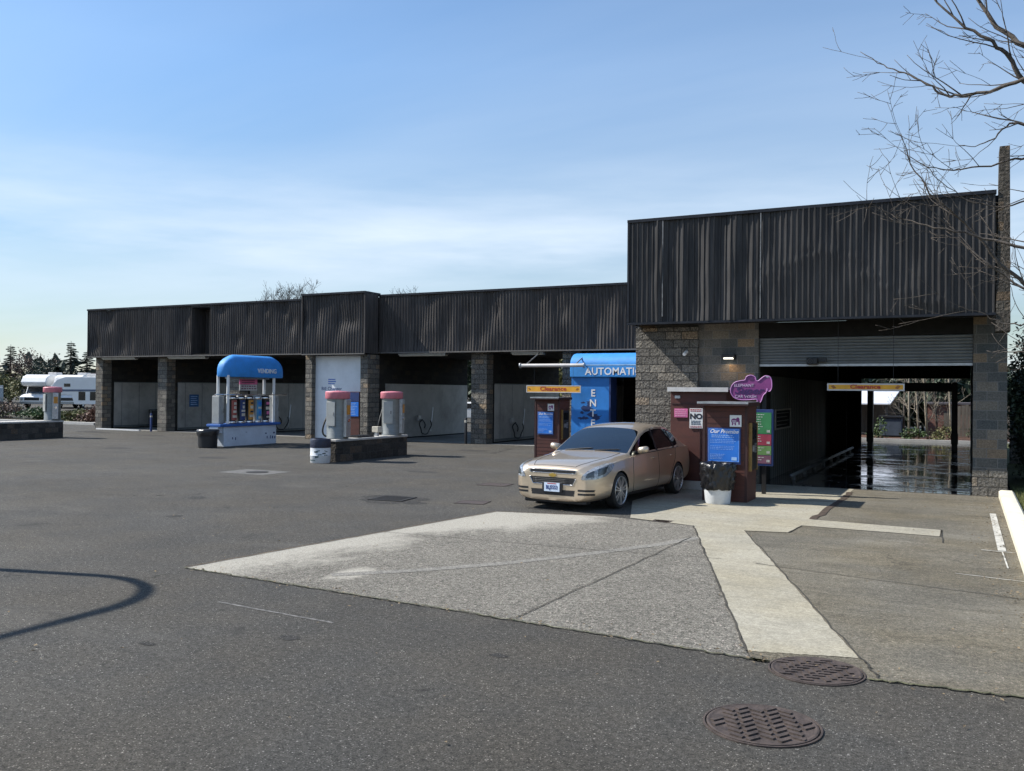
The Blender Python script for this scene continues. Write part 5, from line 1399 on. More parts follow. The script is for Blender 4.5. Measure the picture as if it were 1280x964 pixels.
# front end
gr = patch('upper_grille', [(-.44,.668),(.44,.668),(.46,.70),(.44,.722),(-.44,.722),(-.46,.70)], FO, FU, FV, FD, blk, .004)
mb = MB()
def band(poly_pts, mb, rad, off=.004, close=True):
    out = []
    P = poly_pts + ([poly_pts[0]] if close else [])
    for a, c in zip(P[:-1], P[1:]):
        for k in range(10):
            q = Vector((a[0]+(c[0]-a[0])*k/10, -4, a[1]+(c[1]-a[1])*k/10))
            h, n_, _, _ = bvh.ray_cast(q, Vector((0, 1, 0)))
            if h is not None: out.append(h + Vector((0, -off, 0)))
    if close and out: out.append(out[0])
    if len(out) > 2: mb.tube(out, rad, 6)
band([(-.45,.666),(.45,.666),(.47,.70),(.45,.724),(-.45,.724),(-.47,.70)], mb, .005)
mb.build('chrome_surround', chrome, gr, world=False, smooth=True)
gr2 = patch('lower_grille', [(-.40,.47),(.40,.47),(.46,.592),(-.46,.592)], FO, FU, FV, FD, blk, .004)
mb = MB(); band([(-.47,.592),(-.40,.468),(.40,.468),(.47,.592)], mb, .007, close=False); mb.build('chrome_surround', chrome, gr2, world=False, smooth=True)
mb = MB()
for z in (.50, .53, .56): band([(-.40,z),(.40,z)], mb, .005, close=False)
mb.build('grille_bars', mat('dark_grille_bar', (.05,.05,.05), .4), gr2, world=False, smooth=True)
patch('lower_intake', [(-.42,.275),(.42,.275),(.44,.375),(-.44,.375)], FO, FU, FV, FD, blk, .004)
for s in (-1, 1):
    for z in (.365, .30):
        fo = patch('fog_slot', [(s*.50,z),(s*.77,z+.004),(s*.78,z+.036),(s*.50,z+.036)], FO, FU, FV, FD, blk, .004)
    # headlights wrap round the corner
    dd = Vector((-s*.62, .78, 0)); uu = Vector((.78, s*.62, 0)) 
    oo = Vector((s*.66, -2.12, 0)) - dd*2.5
    pol = [(s*(-.27),.575),(s*.0,.585),(s*.20,.625),(s*.34,.71),(s*.41,.80),(s*.38,.838),(s*.22,.83),(s*.0,.785),(s*(-.16),.725),(s*(-.25),.65)]
    hl = patch('headlight', pol, oo, uu, FV, dd, lampglass, .006, .007)
    patch('reflector', [(s*(-.20),.61),(s*(-.05),.62),(s*(-.04),.73),(s*(-.17),.68)], oo, uu, FV, dd, lampdark, .009, .007, hl)
    patch('reflector', [(s*.02,.63),(s*.18,.67),(s*.26,.79),(s*.04,.755)], oo, uu, FV, dd, lampdark, .009, .007, hl)
    # tail lamps
    patch('tail_light', [(s*.48,.72),(s*.75,.72),(s*.75,.9),(s*.48,.9)], (0, 4, 0), FU, FV, (0,-1,0), mat('red_tail_lens', (.35,.01,.01), .15, 0, .05) if s < 0 else bpy.data.materials['red_tail_lens'], .004, .012)
# bonnet bulge line and emblem
h, n_, _, _ = bvh.ray_cast(Vector((0, -4, .63)), Vector((0, 1, 0)))
mb = MB(); e0 = h + Vector((0, -.014, 0))
mb.prism([(e0.x-.075, e0.y, e0.z-.018), (e0.x-.03, e0.y, e0.z-.018), (e0.x-.03, e0.y, e0.z-.032), (e0.x+.03, e0.y, e0.z-.032), (e0.x+.03, e0.y, e0.z-.018), (e0.x+.075, e0.y, e0.z-.018), (e0.x+.065, e0.y, e0.z+.018), (e0.x+.03, e0.y, e0.z+.018), (e0.x+.03, e0.y, e0.z+.032), (e0.x-.03, e0.y, e0.z+.032), (e0.x-.03, e0.y, e0.z+.018), (e0.x-.065, e0.y, e0.z+.018)], (0, .012, 0))
mb.build('emblem', gold, car, world=False)
h, n_, _, _ = bvh.ray_cast(Vector((0, -4, .41)), Vector((0, 1, 0)))
py0 = h.y - .035
mb = MB(); mb.box(-.20, .20, py0+.008, py0+.05, .335, .50); mb.build('plate_holder', blk, car, world=False, bevel=.006)
mb = MB(); mb.box(-.155, .155, py0, py0+.007, .34, .495); pt_ = mb.build('licence_plate', plateblue, car, world=False)
Mx = Matrix.Translation((0, py0-.001, .412)) @ Matrix.Rotation(R(90), 4, 'X')
tx = text('lettering', 'BLJ5553', .092, Mx, M['lett_navy'], None, sx=.78, bold=.002); tx.parent = pt_
mb = MB(); mb.box(-.09, .09, py0-.002, py0-.0005, .473, .487); mb.build('red_band', M['lett_red'], pt_, world=False)
# shut lines, belt trim, handles
mb = MB()
for s in (1, -1):
    D = (-s, 0, 0)
    for pts in ([(0,-.86,.90),(0,-.92,.70),(0,-.90,.35),(0,-.80,.24)], [(0,.34,.94),(0,.34,.5),(0,.33,.24)], [(0,1.30,.96),(0,1.22,.75),(0,1.02,.52),(0,.92,.26)], [(0,-.80,.245),(0,.95,.25)]):
        seamline(mb, [(0, y_, z) for _, y_, z in pts], D, .005)
    seamline(mb, [(s*.62,-.95,0),(s*.60,-1.5,0),(s*.52,-2.1,0),(s*.42,-2.36,0)], (0,0,-1), .005)
seamline(mb, [(-.42,-2.36,0),(.42,-2.36,0)], (0,0,-1), .005)
mb.build('shut_lines', well, car, world=False, smooth=True)
for s in (1, -1):
    D = (-s, 0, 0)
    mb = MB(); seamline(mb, [(0,-.86,.928),(0,.3,.952),(0,1.5,.985)], D, .009); mb.build('belt_trim', M['black'], car, world=False, smooth=True)
    SO = (s*3, 0, 0)
    patch('door_pillar', [(.28,.965),(.37,.965),(.355,1.385),(.30,1.385)], SO, (0,1,0), FV, D, blk, .004, .012)
    patch('door_pillar', [(1.20,.98),(1.26,.98),(1.16,1.36),(1.10,1.36)], SO, (0,1,0), FV, D, blk, .004, .012)
    for y_ in (.12, 1.02):
        h, n_, _, _ = bvh.ray_cast(Vector((s*3, y_, .84)), Vector(D))
        mb = MB(); mb.obox(h + Vector((s*.02, 0, 0)), (.012, 0, 0), (0, .10, .006), (0, 0, .014)); mb.build('door_handle', paint, car, world=False, bevel=.008)
    h, n_, _, _ = bvh.ray_cast(Vector((s*3, -.62, .945)), Vector(D))
    mb = MB()
    c0 = Vector((h.x + s*.115, -.60, 1.02))
    vs2 = []
    for zz, kx, ky in ((-.06, .07, .05), (-.045, .098, .075), (0, .112, .085), (.045, .10, .075), (.062, .07, .05)):
        for i in range(16):
            a = 2*math.pi*i/16; vs2.append(c0 + Vector((kx*math.cos(a), ky*math.sin(a)*(1.15 if math.sin(a) < 0 else .8), zz + .012*s*math.cos(a))))
    fs2 = [(j*16+i, j*16+(i+1) % 16, (j+1)*16+(i+1) % 16, (j+1)*16+i) for j in range(4) for i in range(16)] + [tuple(range(16))[::-1], tuple(range(64, 80))]
    mb.add(vs2, fs2); mr_ = mb.build('wing_mirror', paint, car, world=False, auto=50)
    mb = MB(); mb.obox(Vector((h.x + s*.02, -.60, .975)), (.05, 0, .01), (0, .035, 0), (0, 0, .018)); mb.build('stalk', blk, mr_, world=False)
    mb = MB(); mb.obox(c0 + Vector((0, .072, 0)), (.085, 0, 0), (0, .004, 0), (0, 0, .045)); mb.build('mirror_glass', chrome, mr_, world=False)
# wipers, sills
mb = MB()
for a, c in (((-.55,-.93,1.2),(.02,-.86,1.2)), ((.08,-.93,1.2),(.58,-.84,1.2))):
    seamline(mb, [a, c], (0,0,-1), .008, .01)
mb.build('wipers', blk, car, world=False)
mb = MB(); mb.box(-.70, .70, -1.95, 2.1, .165, .215); mb.build('underbody', blk, car, world=False); mb = MB(); mb.box(-.62, .62, -2.36, -2.15, .125, .19); mb.build('front_lip', blk, car, world=False, bevel=.02)
# wheels
for sgn, yc in ((1,-1.47),(-1,-1.47),(1,1.38),(-1,1.38)):
    xo = .888*sgn
    mb = MB()
    mb.lathe([(.215, .0), (.235, .004), (.30, .0), (.323, -.02), (.332, -.05), (.332, -.17), (.32, -.205), (.22, -.21)] if 0 else
             [(.258, .0), (.270, .006), (.305, .002), (.324, -.02), (.330, -.045), (.330, -.17), (.318, -.205), (.22, -.21)], (0, 0, 0), 40, 'X', caps=False)
    for i, v_ in enumerate(mb.v): mb.v[i] = (xo + v_[0]*sgn, yc + v_[1], .328 + v_[2])
    wh = mb.build('wheel', M['rubber'], car, world=False, smooth=True)
    mb = MB()
    mb.lathe([(.262, .0), (.256, .010), (.240, -.004), (.236, -.12), (.02, -.125)], (0, 0, 0), 40, 'X', caps=False)
    mb.lathe([(.055, -.02), (.052, .0), (.03, .008), (.001, .009)], (0, 0, 0), 20, 'X', caps=False)
    for k in range(7):
        a = 2*math.pi*k/7 + .2
        ra = Vector((0, math.cos(a), math.sin(a))); ta = Vector((0, -math.sin(a), math.cos(a)))
        for q in (-1, 1):
            mid = ra*.150 + ta*.024*q
            mb.obox(mid + Vector((-.012, 0, 0)), (ra + ta*.10*q).normalized()*.100, ta*.014, (.012, 0, 0))
    for i, v_ in enumerate(mb.v): mb.v[i] = (xo + v_[0]*sgn, yc + v_[1], .328 + v_[2])
    mb.build('rim', M['alloy'], wh, world=False, auto=40)
    mb = MB(); mb.lathe([(.235, 0), (.03, 0)], (0, 0, 0), 30, 'X', caps=False)
    for i, v_ in enumerate(mb.v): mb.v[i] = (xo - .09*sgn, yc + v_[1], .328 + v_[2])
    mb.build('brake_rotor_disc', M['roller'], wh, world=False).name = 'brake_disc'  # plain steel grey disc behind the spokes
# interior
mb = MB(); mb.box(-.78, .78, -.95, -.45, .72, .92); mb.box(-.80,.80,-.45,1.9,.30,.34); mb.build('dashboard', dash, car, world=False, bevel=.05)
for s in (-1, 1):
    mb = MB(); mb.obox((s*.38, .30, .58), (.25, 0, 0), (0, .26, 0), (0, 0, .09)); mb.obox((s*.38, .60, .88), (.24, 0, 0), (0, .07, -.02), (0, .07, .30)); st = mb.build('seat', fabric, car, world=False, bevel=.05)
    mb = MB(); mb.obox((s*.38, .70, 1.25), (.13, 0, 0), (0, .045, 0), (0, .01, .08)); mb.build('headrest', fabric, st, world=False, bevel=.03)
mb = MB(); mb.obox((0, 1.35, .60), (.66, 0, 0), (0, .25, 0), (0, 0, .1)); mb.obox((0, 1.62, .90), (.64, 0, 0), (0, .07, 0), (0, .06, .28)); mb.build('rear_bench', fabric, car, world=False, bevel=.05)
mb = MB(); pts = [(.38 + .18*math.cos(a*math.pi/12), -.32 + .05*math.sin(a*math.pi/12), .90 + .17*math.sin(a*math.pi/12)) for a in range(25)]; mb.tube(pts, .014, 6); mb.tube([(.38,-.32,.9),(.38,-.55,.84)], .03, 6); mb.tube([(.20,-.32,.9),(.56,-.32,.9)], .016, 6); mb.build('steering_wheel', blk, car, world=False, smooth=True)
mb = MB(); mb.obox((0, -.12, 1.315), (.11, 0, 0), (0, .012, 0), (0, 0, .03)); mb.build('rear_view_mirror', blk, car, world=False)
mb = MB(); mb.obox((.34, -.62, .955), (.20, 0, 0), (0, .13, .02), (0, 0, .012)); mb.obox((.12,-.62,.96),(.06,0,0),(0,.08,.01),(0,0,.01)); mb.build('papers_on_dash', M['white'], car, world=False)
car.rotation_euler = (0, 0, R(-4.5))
# ================================================================== VEGETATION AND BACKGROUND
def limb(mb, p, d, L, r, depth, rg, bend=.25, upb=.05, kids=(2, 4), minr=.003, seg0=6, ratio=.62):
    n = max(3, min(9, int(L/.22)+2)) if depth else 4
    pts = [Vector(p)]; rad = [r]; d = Vector(d).normalized()
    for i in range(n):
        d = (d + Vector((rg.uniform(-1, 1), rg.uniform(-1, 1), rg.uniform(-1, 1)))*bend*.45 + Vector((0, 0, upb))).normalized()
        pts.append(pts[-1] + d*L/n); rad.append(max(minr*.7, r*(1 - .72*(i+1)/n)))
    mb.tube(pts, rad, seg0 if r > .02 else (4 if r > .007 else 3))
    if depth <= 0: return
    for k in range(rg.randint(*kids)):
        t = rg.uniform(.3, .98); i = min(n-1, int(t*n)); q = pts[i].lerp(pts[i+1], t*n-i)
        ax = (pts[i+1]-pts[i]).normalized()
        side = ax.orthogonal().normalized(); side.rotate(Matrix.Rotation(rg.uniform(0, 6.28), 3, ax))
        nd = (ax*rg.uniform(.55, 1.0) + side*rg.uniform(.45, .95)).normalized()
        limb(mb, q, nd, L*rg.uniform(.42, .72)*(1.15-.4*t), max(minr, rad[i]*ratio), depth-1, rg, bend, upb, kids, minr, seg0, ratio)

def leafcloud(mb, c, rad, n, s, rg, clump=14, spread=.22, flat=1.0):
    """many small leaf faces gathered in clumps through an uneven volume"""
    c = Vector(c)
    cl = []
    for i in range(clump):
        while True:
            q = Vector((rg.uniform(-1, 1), rg.uniform(-1, 1), rg.uniform(-1, 1)))
            if q.length < 1: break
        cl.append((q, rg.uniform(.6, 1.3)))
    for i in range(n):
        q, k = cl[rg.randrange(clump)]
        p = q + Vector((rg.gauss(0, 1), rg.gauss(0, 1), rg.gauss(0, 1)))*spread*k
        P = c + Vector((p.x*rad[0], p.y*rad[1], p.z*rad[2]))
        a = Vector((rg.uniform(-1, 1), rg.uniform(-1, 1), rg.uniform(-1, 1)*flat)).normalized()*s*rg.uniform(.5, 1.3)
        b_ = a.orthogonal().normalized()*s*rg.uniform(.3, .7)
        b_.rotate(Matrix.Rotation(rg.uniform(0, 6.28), 3, a.normalized()))
        mb.add([P-a, P+b_, P+a, P-b_], [(0, 1, 2, 3)])

# ---- big bare tree whose branches come in from the right
rg = random.Random(21)
t = thing('bare_tree', 'large leafless tree with pale twigs reaching over the roof from the right edge', 'tree', (4.3, 14.5, 0))
mb = MB(); mb.tube([(4.3,14.5,.0),(4.28,14.5,1.2),(4.2,14.55,2.6),(4.15,14.5,4.2),(4.1,14.4,6.0),(4.15,14.4,8.0),(4.2,14.3,10.2)], [.30,.25,.22,.20,.16,.12,.07], 12); mb.build('trunk', M['bark'], t, smooth=True)
LIMBS = [  # start radius, path (x, y, z)
 (.085, [(4.1,14.4,5.8),(2.6,14.3,6.2),(1.3,14.3,6.55),(.72,14.4,7.02),(.38,14.5,7.38),(.13,14.6,7.9),(-.1,14.7,8.5),(-.25,14.7,9.0)]),
 (.07, [(4.1,14.4,5.2),(2.5,14.8,5.7),(1.3,14.7,6.1),(.72,14.5,6.58),(.5,14.4,6.95),(.26,14.3,7.17),(-.1,14.3,7.45),(-.47,14.4,7.95),(-.7,14.4,8.3)]),
 (.05, [(4.15,14.5,5.0),(2.4,14.2,5.9),(1.4,14.1,6.3),(.72,14.2,6.5),(.3,14.3,6.42),(-.04,14.4,6.44),(-.3,14.5,6.5),(-.52,14.5,6.71),(-.85,14.6,6.95),(-1.15,14.7,7.15),(-1.49,14.8,7.45)]),
 (.035, [(4.15,14.5,4.6),(2.2,14.9,5.2),(1.2,14.9,5.55),(.72,14.8,5.55),(.3,14.7,5.45),(-.19,14.6,5.42),(-.5,14.5,5.46),(-.84,14.5,5.72)]),
 (.055, [(4.2,14.5,3.2),(2.4,15.2,3.3),(1.3,15.3,3.5),(.8,15.2,3.75),(.45,15.1,4.05),(.22,15.0,4.4),(-.1,14.9,4.75),(-.5,14.8,5.15),(-.75,14.8,5.6),(-.9,14.8,6.1)]),
 (.045, [(4.2,14.5,3.6),(2.2,14.1,3.9),(1.2,14.0,4.1),(.6,14.0,4.15),(.1,14.0,4.35),(-.4,14.0,4.5),(-.8,14.1,4.65),(-1.15,14.1,4.85)]),
 (.04, [(4.2,14.5,2.9),(2.6,13.8,3.1),(1.4,13.7,3.3),(.7,13.8,3.55),(.25,13.8,3.9),(-.1,13.9,4.3),(-.45,13.9,4.4)]),
 (.028, [(4.2,14.5,2.6),(2.2,14.6,2.55),(1.2,14.6,2.6),(.7,14.6,2.75),(.42,14.7,2.72),(.27,14.7,2.76)]),
 (.03, [(4.2,14.5,4.2),(2.4,15.0,4.7),(1.4,15.1,5.0),(.9,15.1,5.05),(.5,15.1,4.9),(.1,15.1,5.0),(-.25,15.0,5.25),(-.6,15.0,5.65)]),
 (.04, [(4.2,14.4,7.0),(2.8,14.2,7.5),(1.6,14.2,8.0),(.95,14.2,8.4),(.6,14.2,8.9)]),
 (.022, [(1.3,15.3,3.5),(.95,15.2,3.3),(.7,15.1,3.15),(.45,15.1,3.2),(.2,15.1,3.35),(-.1,15.0,3.45)]),
 (.03, [(1.2,14.9,5.55),(.9,14.6,5.9),(.55,14.5,6.0),(.35,14.5,5.8),(.1,14.5,5.7),(-.1,14.5,5.75)]),
]
for r0, path in LIMBS:
    mb = MB(); n = len(path)
    pts = []; rad = []
    for i in range(n-1):
        for k in range(4):
            u = k/4; g_ = (i+u)/(n-1)
            pts.append(Vector(path[i]).lerp(Vector(path[i+1]), u) + Vector((rg.uniform(-1,1), rg.uniform(-1,1), rg.uniform(-1,1)))*.018)
            rad.append(max(.006, .85*r0*(1-.90*g_**.8)))
    pts.append(Vector(path[-1])); rad.append(.004)
    mb.tube(pts, rad, 8)
    m = len(pts)
    for i in range(3, m-1):
        if pts[i].x > 2.2: continue
        for q in range(rg.choice((0, 0, 0, 1, 1))):
            ax = (pts[i+1]-pts[i-1]).normalized()
            side = Vector((rg.uniform(-.6, .3), rg.uniform(-.8, .8), rg.uniform(-.7, 1.0)))
            nd = (ax*rg.uniform(.6, 1.0) + side*.75).normalized()
            L = rg.uniform(.3, 1.15)
            limb(mb, pts[i], nd, L, min(rad[i]*.65, .011), 1 if L < .6 else 2, rg, .34, .03, (1, 3), .0048)
    mb.build('branch', M['bark'], t, smooth=True)

# ---- bare trees behind the low roof
def far_bare(x, y, h, sp, label, seed, mt, n=26, z0=.32):
    rg = random.Random(seed)
    t = thing('bare_tree', label, 'tree', (x, y, 0), group='leafless trees behind the low roof')
    mb = MB(); mb.tube([(x, y, 0), (x+.1, y, h*.3), (x, y+.1, h*.62)], [.26, .2, .1], 8); mb.build('trunk', mt, t, smooth=True)
    mb = MB()
    for i in range(n):
        a = rg.uniform(0, 6.28); zz = h*rg.uniform(z0, .62)
        d = Vector((math.cos(a)*sp, math.sin(a)*sp, rg.uniform(.5, 1.4)))
        limb(mb, (x, y, zz), d, h*rg.uniform(.28, .42), .05, 3, rg, .22, .10, (3, 5), .012)
    mb.build('crown', mt, t)
far_bare(-50.6, 58, 10.0, .62, 'leafless tree poking above the roof left of the office block', 1, M['darkbark'], 34)
far_bare(-47.3, 60, 9.2, .5, 'slim leafless tree top just right of the tallest one behind the roof', 5, M['darkbark'], 12)
far_bare(-41.5, 60, 9.5, .6, 'leafless tree crown barely showing over the roof right of the office block', 2, M['darkbark'], 26)
far_bare(-46.0, 66, 9.4, .6, 'faint leafless treetop behind the roof above the shaded corner', 3, M['darkbark'], 20)

# ---- treeline at the far left
def fir(x, y, h, w_, label, seed, n=26, gap=.2):
    rg = random.Random(seed)
    t = thing('fir_tree', label, 'tree', (x, y, 0), group='dark firs at the far left')
    mb = MB(); mb.tube([(x, y, 0), (x, y, h*.5), (x, y, h)], [.22, .15, .02], 7); mb.build('trunk', M['darkbark'], t)
    mb = MB()
    for i in range(n):
        f = i/n; z = h*(.14 + .85*f); L = w_*(1-f)**.8*rg.uniform(.65, 1.15) + .15
        for k in range(rg.randint(5, 8)):
            if rg.random() < gap: continue
            a = rg.uniform(0, 6.28); l = L*rg.uniform(.6, 1.15)
            d = Vector((math.cos(a), math.sin(a), 0)); tip = Vector((x, y, z)) + d*l + Vector((0, 0, -l*.22))
            for q in range(12):
                u = (q+rg.random())/12; p = Vector((x, y, z)).lerp(tip, u)
                s = .10 + .34*(1-u)*.6 + .12
                b_ = Vector((-d.y, d.x, 0))*s*rg.choice((-1, 1)); 
                mb.add([p, p + d*.25 + Vector((0,0,.04)), p + b_ + d*.22 + Vector((0,0,-.14*rg.random())), p + b_*.4 + Vector((0,0,-.10))], [(0,1,2,3)])
    mb.build('crown', M['conifer'], t)
fir(-118.5, 79, 8.1, 2.4, 'pointed dark fir rising from the treeline at the far left', 1)
fir(-121.9, 79, 6.6, 2.4, 'broad dark fir cut by the left picture edge', 2)
fir(-106.6, 79.5, 8.4, 2.2, 'ragged tall fir right beside the end of the low building', 3, 30, .35)
fir(-104.7, 80.5, 7.2, 2.0, 'shorter fir mostly hidden by the end of the low building', 4)
fir(-104.5, 76, 5.0, 2.2, 'low bushy fir in front of the ragged tall fir', 6)
def leafy(name, x, y, h, w_, mt, label, seed, group, n=1500, s=.26, trunk=.35, clump=22):
    rg = random.Random(seed)
    t = thing(name, label, 'tree' if h > 2.6 else 'shrub', (x, y, 0), group=group)
    mb = MB()
    for k in range(3 if h < 2.6 else 1): mb.tube([(x, y, 0), (x + rg.uniform(-.2,.2), y, h*.35), (x+rg.uniform(-.3,.3), y+rg.uniform(-.2,.2), h*.7)], [.05*h*.5, .035*h*.5, .01*h*.5], 6)
    if h > 2.6:
        for k in range(9): limb(mb, (x, y, h*rg.uniform(.25,.6)), (rg.uniform(-1,1), rg.uniform(-1,1), rg.uniform(.4,1)), h*.4, .05, 2, rg, .25, .05, (2,4), .012)
    mb.build('trunk', M['darkbark'], t)
    mb = MB(); leafcloud(mb, (x, y, h*.58 if h > 2.6 else h*.5), (w_, w_, h*.42 if h > 2.6 else h*.5), n, s, rg, clump, .2); mb.build('crown', mt, t)
    return t
TG = 'mixed trees of the far treeline'
leafy('deciduous_tree', -115.2, 79, 6.8, 2.0, M['brown_twig'], 'brown twiggy tree right of the pointed fir', 11, TG, 1500, .17)
leafy('deciduous_tree', -112.9, 80, 6.6, 1.8, M['brown_twig'], 'thin grey brown tree in the middle of the far treeline', 12, TG, 900, .15)
leafy('deciduous_tree', -110.2, 78, 6.2, 2.0, M['conifer'], 'dark rounded tree left of the ragged tall fir', 13, TG, 1700, .2)
leafy('deciduous_tree', -113.5, 74, 4.0, 2.2, M['olive_leaf'], 'olive green bush tree low in front of the far treeline', 14, TG, 1500, .2)
leafy('deciduous_tree', -117.5, 75, 3.4, 2.6, M['olive_leaf'], 'broad olive hedge tree at the far left behind the motorhome', 15, TG, 1500, .2)
leafy('deciduous_tree', -109.0, 74.5, 3.2, 2.2, M['olive_leaf'], 'low olive bush tree behind the fifth wheel trailer', 16, TG, 1300, .2)
leafy('deciduous_tree', -120.5, 74, 3.8, 2.0, M['brown_twig'], 'reddish brown bush tree at the very left of the treeline', 17, TG, 1200, .2)
leafy('deciduous_tree', -107.3, 75, 4.2, 1.8, M['conifer'], 'dark bush tree between the fir trunks beside the low building', 18, TG, 1300, .2)
# a distant wooded rise so the horizon is not bare
rg = random.Random(31); mb = MB()
for i in range(150):
    a = R(-20 + 200*i/150 + rg.uniform(-1,1)); d = rg.uniform(190, 330)
    leafcloud(mb, (math.cos(a)*d, math.sin(a)*d, 3), (9, 9, 5), 60, 2.0, rg, 8, .25)
tag(mb.build('woods', mat('far_wood_foliage', (.04,.05,.035), .8, 0, .4, .05)), 'distant dark wood along the horizon', 'wood', kind='stuff')

SG = 'shrubs along the far kerb'
for i, (x, y, h, w_, mt, lb) in enumerate(((-53.5, 37.5, 1.2, 1.6, 'green_leaf', 'yellow green shrub behind the long island left of the vacuum'), (-49.6, 38, 1.15, 1.2, 'olive_leaf', 'olive shrub just right of the far vacuum'), (-46.6, 37, 1.6, 1.35, 'red_leaf', 'reddish bare shrub against the end of the low building'),
    (-48.0, 38.0, 1.3, .9, 'red_leaf', 'smaller reddish shrub between the olive shrub and the building'), (-56.8, 37, 1.9, 1.5, 'brown_twig', 'brown twiggy shrub at the far left edge'), (-51.6, 38.3, .9, 1.3, 'green_leaf', 'low green shrub behind the far vacuum'), (-58.9, 38, 1.6, 1.3, 'green_leaf', 'dense green shrub cut by the left picture edge'))):
    leafy('shrub', x, y, h*.62, w_, M[mt], lb, 40+i, SG, 1500, .10, clump=20)
mb = MB(); mb.box(-75, -44, 34.3, 34.6, 0, .14); mb.box(-44.6, -44.3, 34.6, 60, 0, .14); tag(mb.build('far_kerb', M['kerb'] if 0 else M['cap']), kind='structure')
sheet('planting_bed', [[(-120,34.6),(-44.6,34.6),(-44.6,44),(-120,44)]], .05, ground_mat('bed_soil', (.05,.045,.03), .5, (.1,.11,.05), .4, 20, .3, .5))

# ---- recreational vehicles
def rv_common(t, wheels):
    for x, y_ in wheels:
        mb = MB(); mb.lathe([(.15,-.1),(.34,-.11),(.37,-.08),(.37,.08),(.34,.11),(.15,.1)], (x, y_, .37), 20, 'Y', caps=False)
        w_ = mb.build('wheel', M['rubber'], t, world=False, smooth=True)
        mb = MB(); mb.lathe([(.16,-.112),(.16,.112)], (x, y_, .37), 14, 'Y'); mb.build('rim', M['white'], w_, world=False)
def motorhome(loc, rz, label, stripe='rvstripe'):
    t = thing('motorhome', label, 'motorhome', loc, rz, 'recreational vehicles parked beyond the lot')
    prof = [(0,.55),(0,1.05),(.35,1.22),(.85,1.32),(1.15,1.95),(.35,2.05),(.15,2.35),(.45,2.85),(.95,3.05),(6.6,3.05),(6.75,2.9),(6.75,.5),(1.4,.45)]
    mb = MB(); mb.prism([(x, -1.18, z) for x, z in prof], (0, 2.36, 0)); mb.build('body', M['rvwhite'], t, world=False, bevel=.06)
    mb = MB(); mb.add([(.80,-1.0,1.36),(.80,1.0,1.36),(1.08,1.0,1.93),(1.08,-1.0,1.93)], [(0,1,2,3)])
    for i in range(4): mb.v[i] = (mb.v[i][0]-.06, mb.v[i][1], mb.v[i][2])
    mb.build('windscreen', M['glass'], t, world=False)
    for s in (-1, 1):
        for a, c, z0, z1 in ((1.2,1.75,1.35,1.9),(2.5,3.5,1.6,2.25),(4.4,5.4,1.6,2.25)):
            mb = MB(); mb.box(a, c, s*1.181, s*1.195, z0, z1); mb.build('window', M['glass'], t, world=False)
        mb = MB(); mb.box(.3, 6.7, s*1.181, s*1.19, 1.05, 1.3); mb.build('stripe', M[stripe], t, world=False)
        mb = MB(); mb.box(-.03, .01, s*.95-.13, s*.95+.13, .72, .92); mb.build('headlight', M['zinc'], t, world=False)
        mb = MB(); mb.box(.75, .9, s*1.38-.09, s*1.38+.09, 1.4, 1.75); mb.build('mirror', M['black'], t, world=False)
    mb = MB(); mb.box(-.10, .05, -1.1, 1.1, .42, .62); mb.build('bumper', M['greybox'], t, world=False)
    mb = MB(); mb.box(-.02, .02, -.7, .7, .72, .98); mb.build('grille', M['black'], t, world=False)
    mb = MB(); mb.box(.12,.17,-.7,.7,2.35,2.6) if 0 else mb.box(3.0, 4.0, -.4, .4, 3.051, 3.3); mb.build('roof_unit', M['offwhite'], t, world=False, bevel=.05)
    rv_common(t, [(.95,-1.0),(.95,1.0),(5.2,-1.0),(5.2,1.0)])
    t.scale = (1.12, 1.12, 1.12)
    return t
motorhome((-83.6, 58.0, 0), R(112), 'white cab over motorhome just left of the far vacuum')
motorhome((-80.6, 59.6, 0), R(118), 'white motorhome directly behind the far pink topped vacuum')
t = thing('fifth_wheel_trailer', 'long white fifth wheel trailer with dark windows beside the low building', 'trailer', (-76.0, 56.2, 0), R(24), 'recreational vehicles parked beyond the lot')
prof = [(-1.0,1.5),(-.6,1.45),(1.2,1.4),(1.5,.55),(10.5,.55),(10.5,3.0),(10.2,3.15),(.6,3.15),(-.2,2.9),(-.9,2.1)]
mb = MB(); mb.prism([(x, -1.22, z) for x, z in prof], (0, 2.44, 0)); mb.build('body', M['rvwhite'], t, world=False, bevel=.06)
for a, c, z0, z1 in ((1.9,2.55,.95,1.75),(3.0,3.65,.95,1.75),(5.0,6.2,1.4,2.1),(.5,1.1,2.2,2.5),(7.2,8.2,1.4,2.1)):
    mb = MB(); mb.box(a, c, -1.24, -1.221, z0, z1); mb.build('window', M['glass'], t, world=False)
mb = MB(); mb.prism([(-.5,-1.232,1.75),(10.4,-1.232,1.85),(10.4,-1.232,2.0),(-.3,-1.232,1.95)], (0,.008,0)); mb.build('stripe', M['rvstripe'], t, world=False)
for x in (2.2, 5.5):
    mb = MB(); mb.box(x, x+1.0, -.4, .4, 3.151, 3.42); mb.build('roof_unit', M['offwhite'], t, world=False, bevel=.05)
rv_common(t, [(6.6,-1.0),(7.5,-1.0),(6.6,1.0),(7.5,1.0)])
t = thing('travel_trailer', 'grey travel trailer with white roof cut by the left edge', 'trailer', (-84.6, 54.6, 0), R(150), 'recreational vehicles parked beyond the lot')
mb = MB(); mb.prism([(x, -1.15, z) for x, z in ((0,.6),(-.1,1.4),(.3,2.6),(.7,2.75),(6.5,2.75),(6.6,.6))], (0, 2.3, 0)); mb.build('body', M['rvgrey'], t, world=False, bevel=.05)
mb = MB(); mb.box(.6, 6.5, -1.17, 1.17, 2.751, 2.84); mb.build('roof', M['rvwhite'], t, world=False)
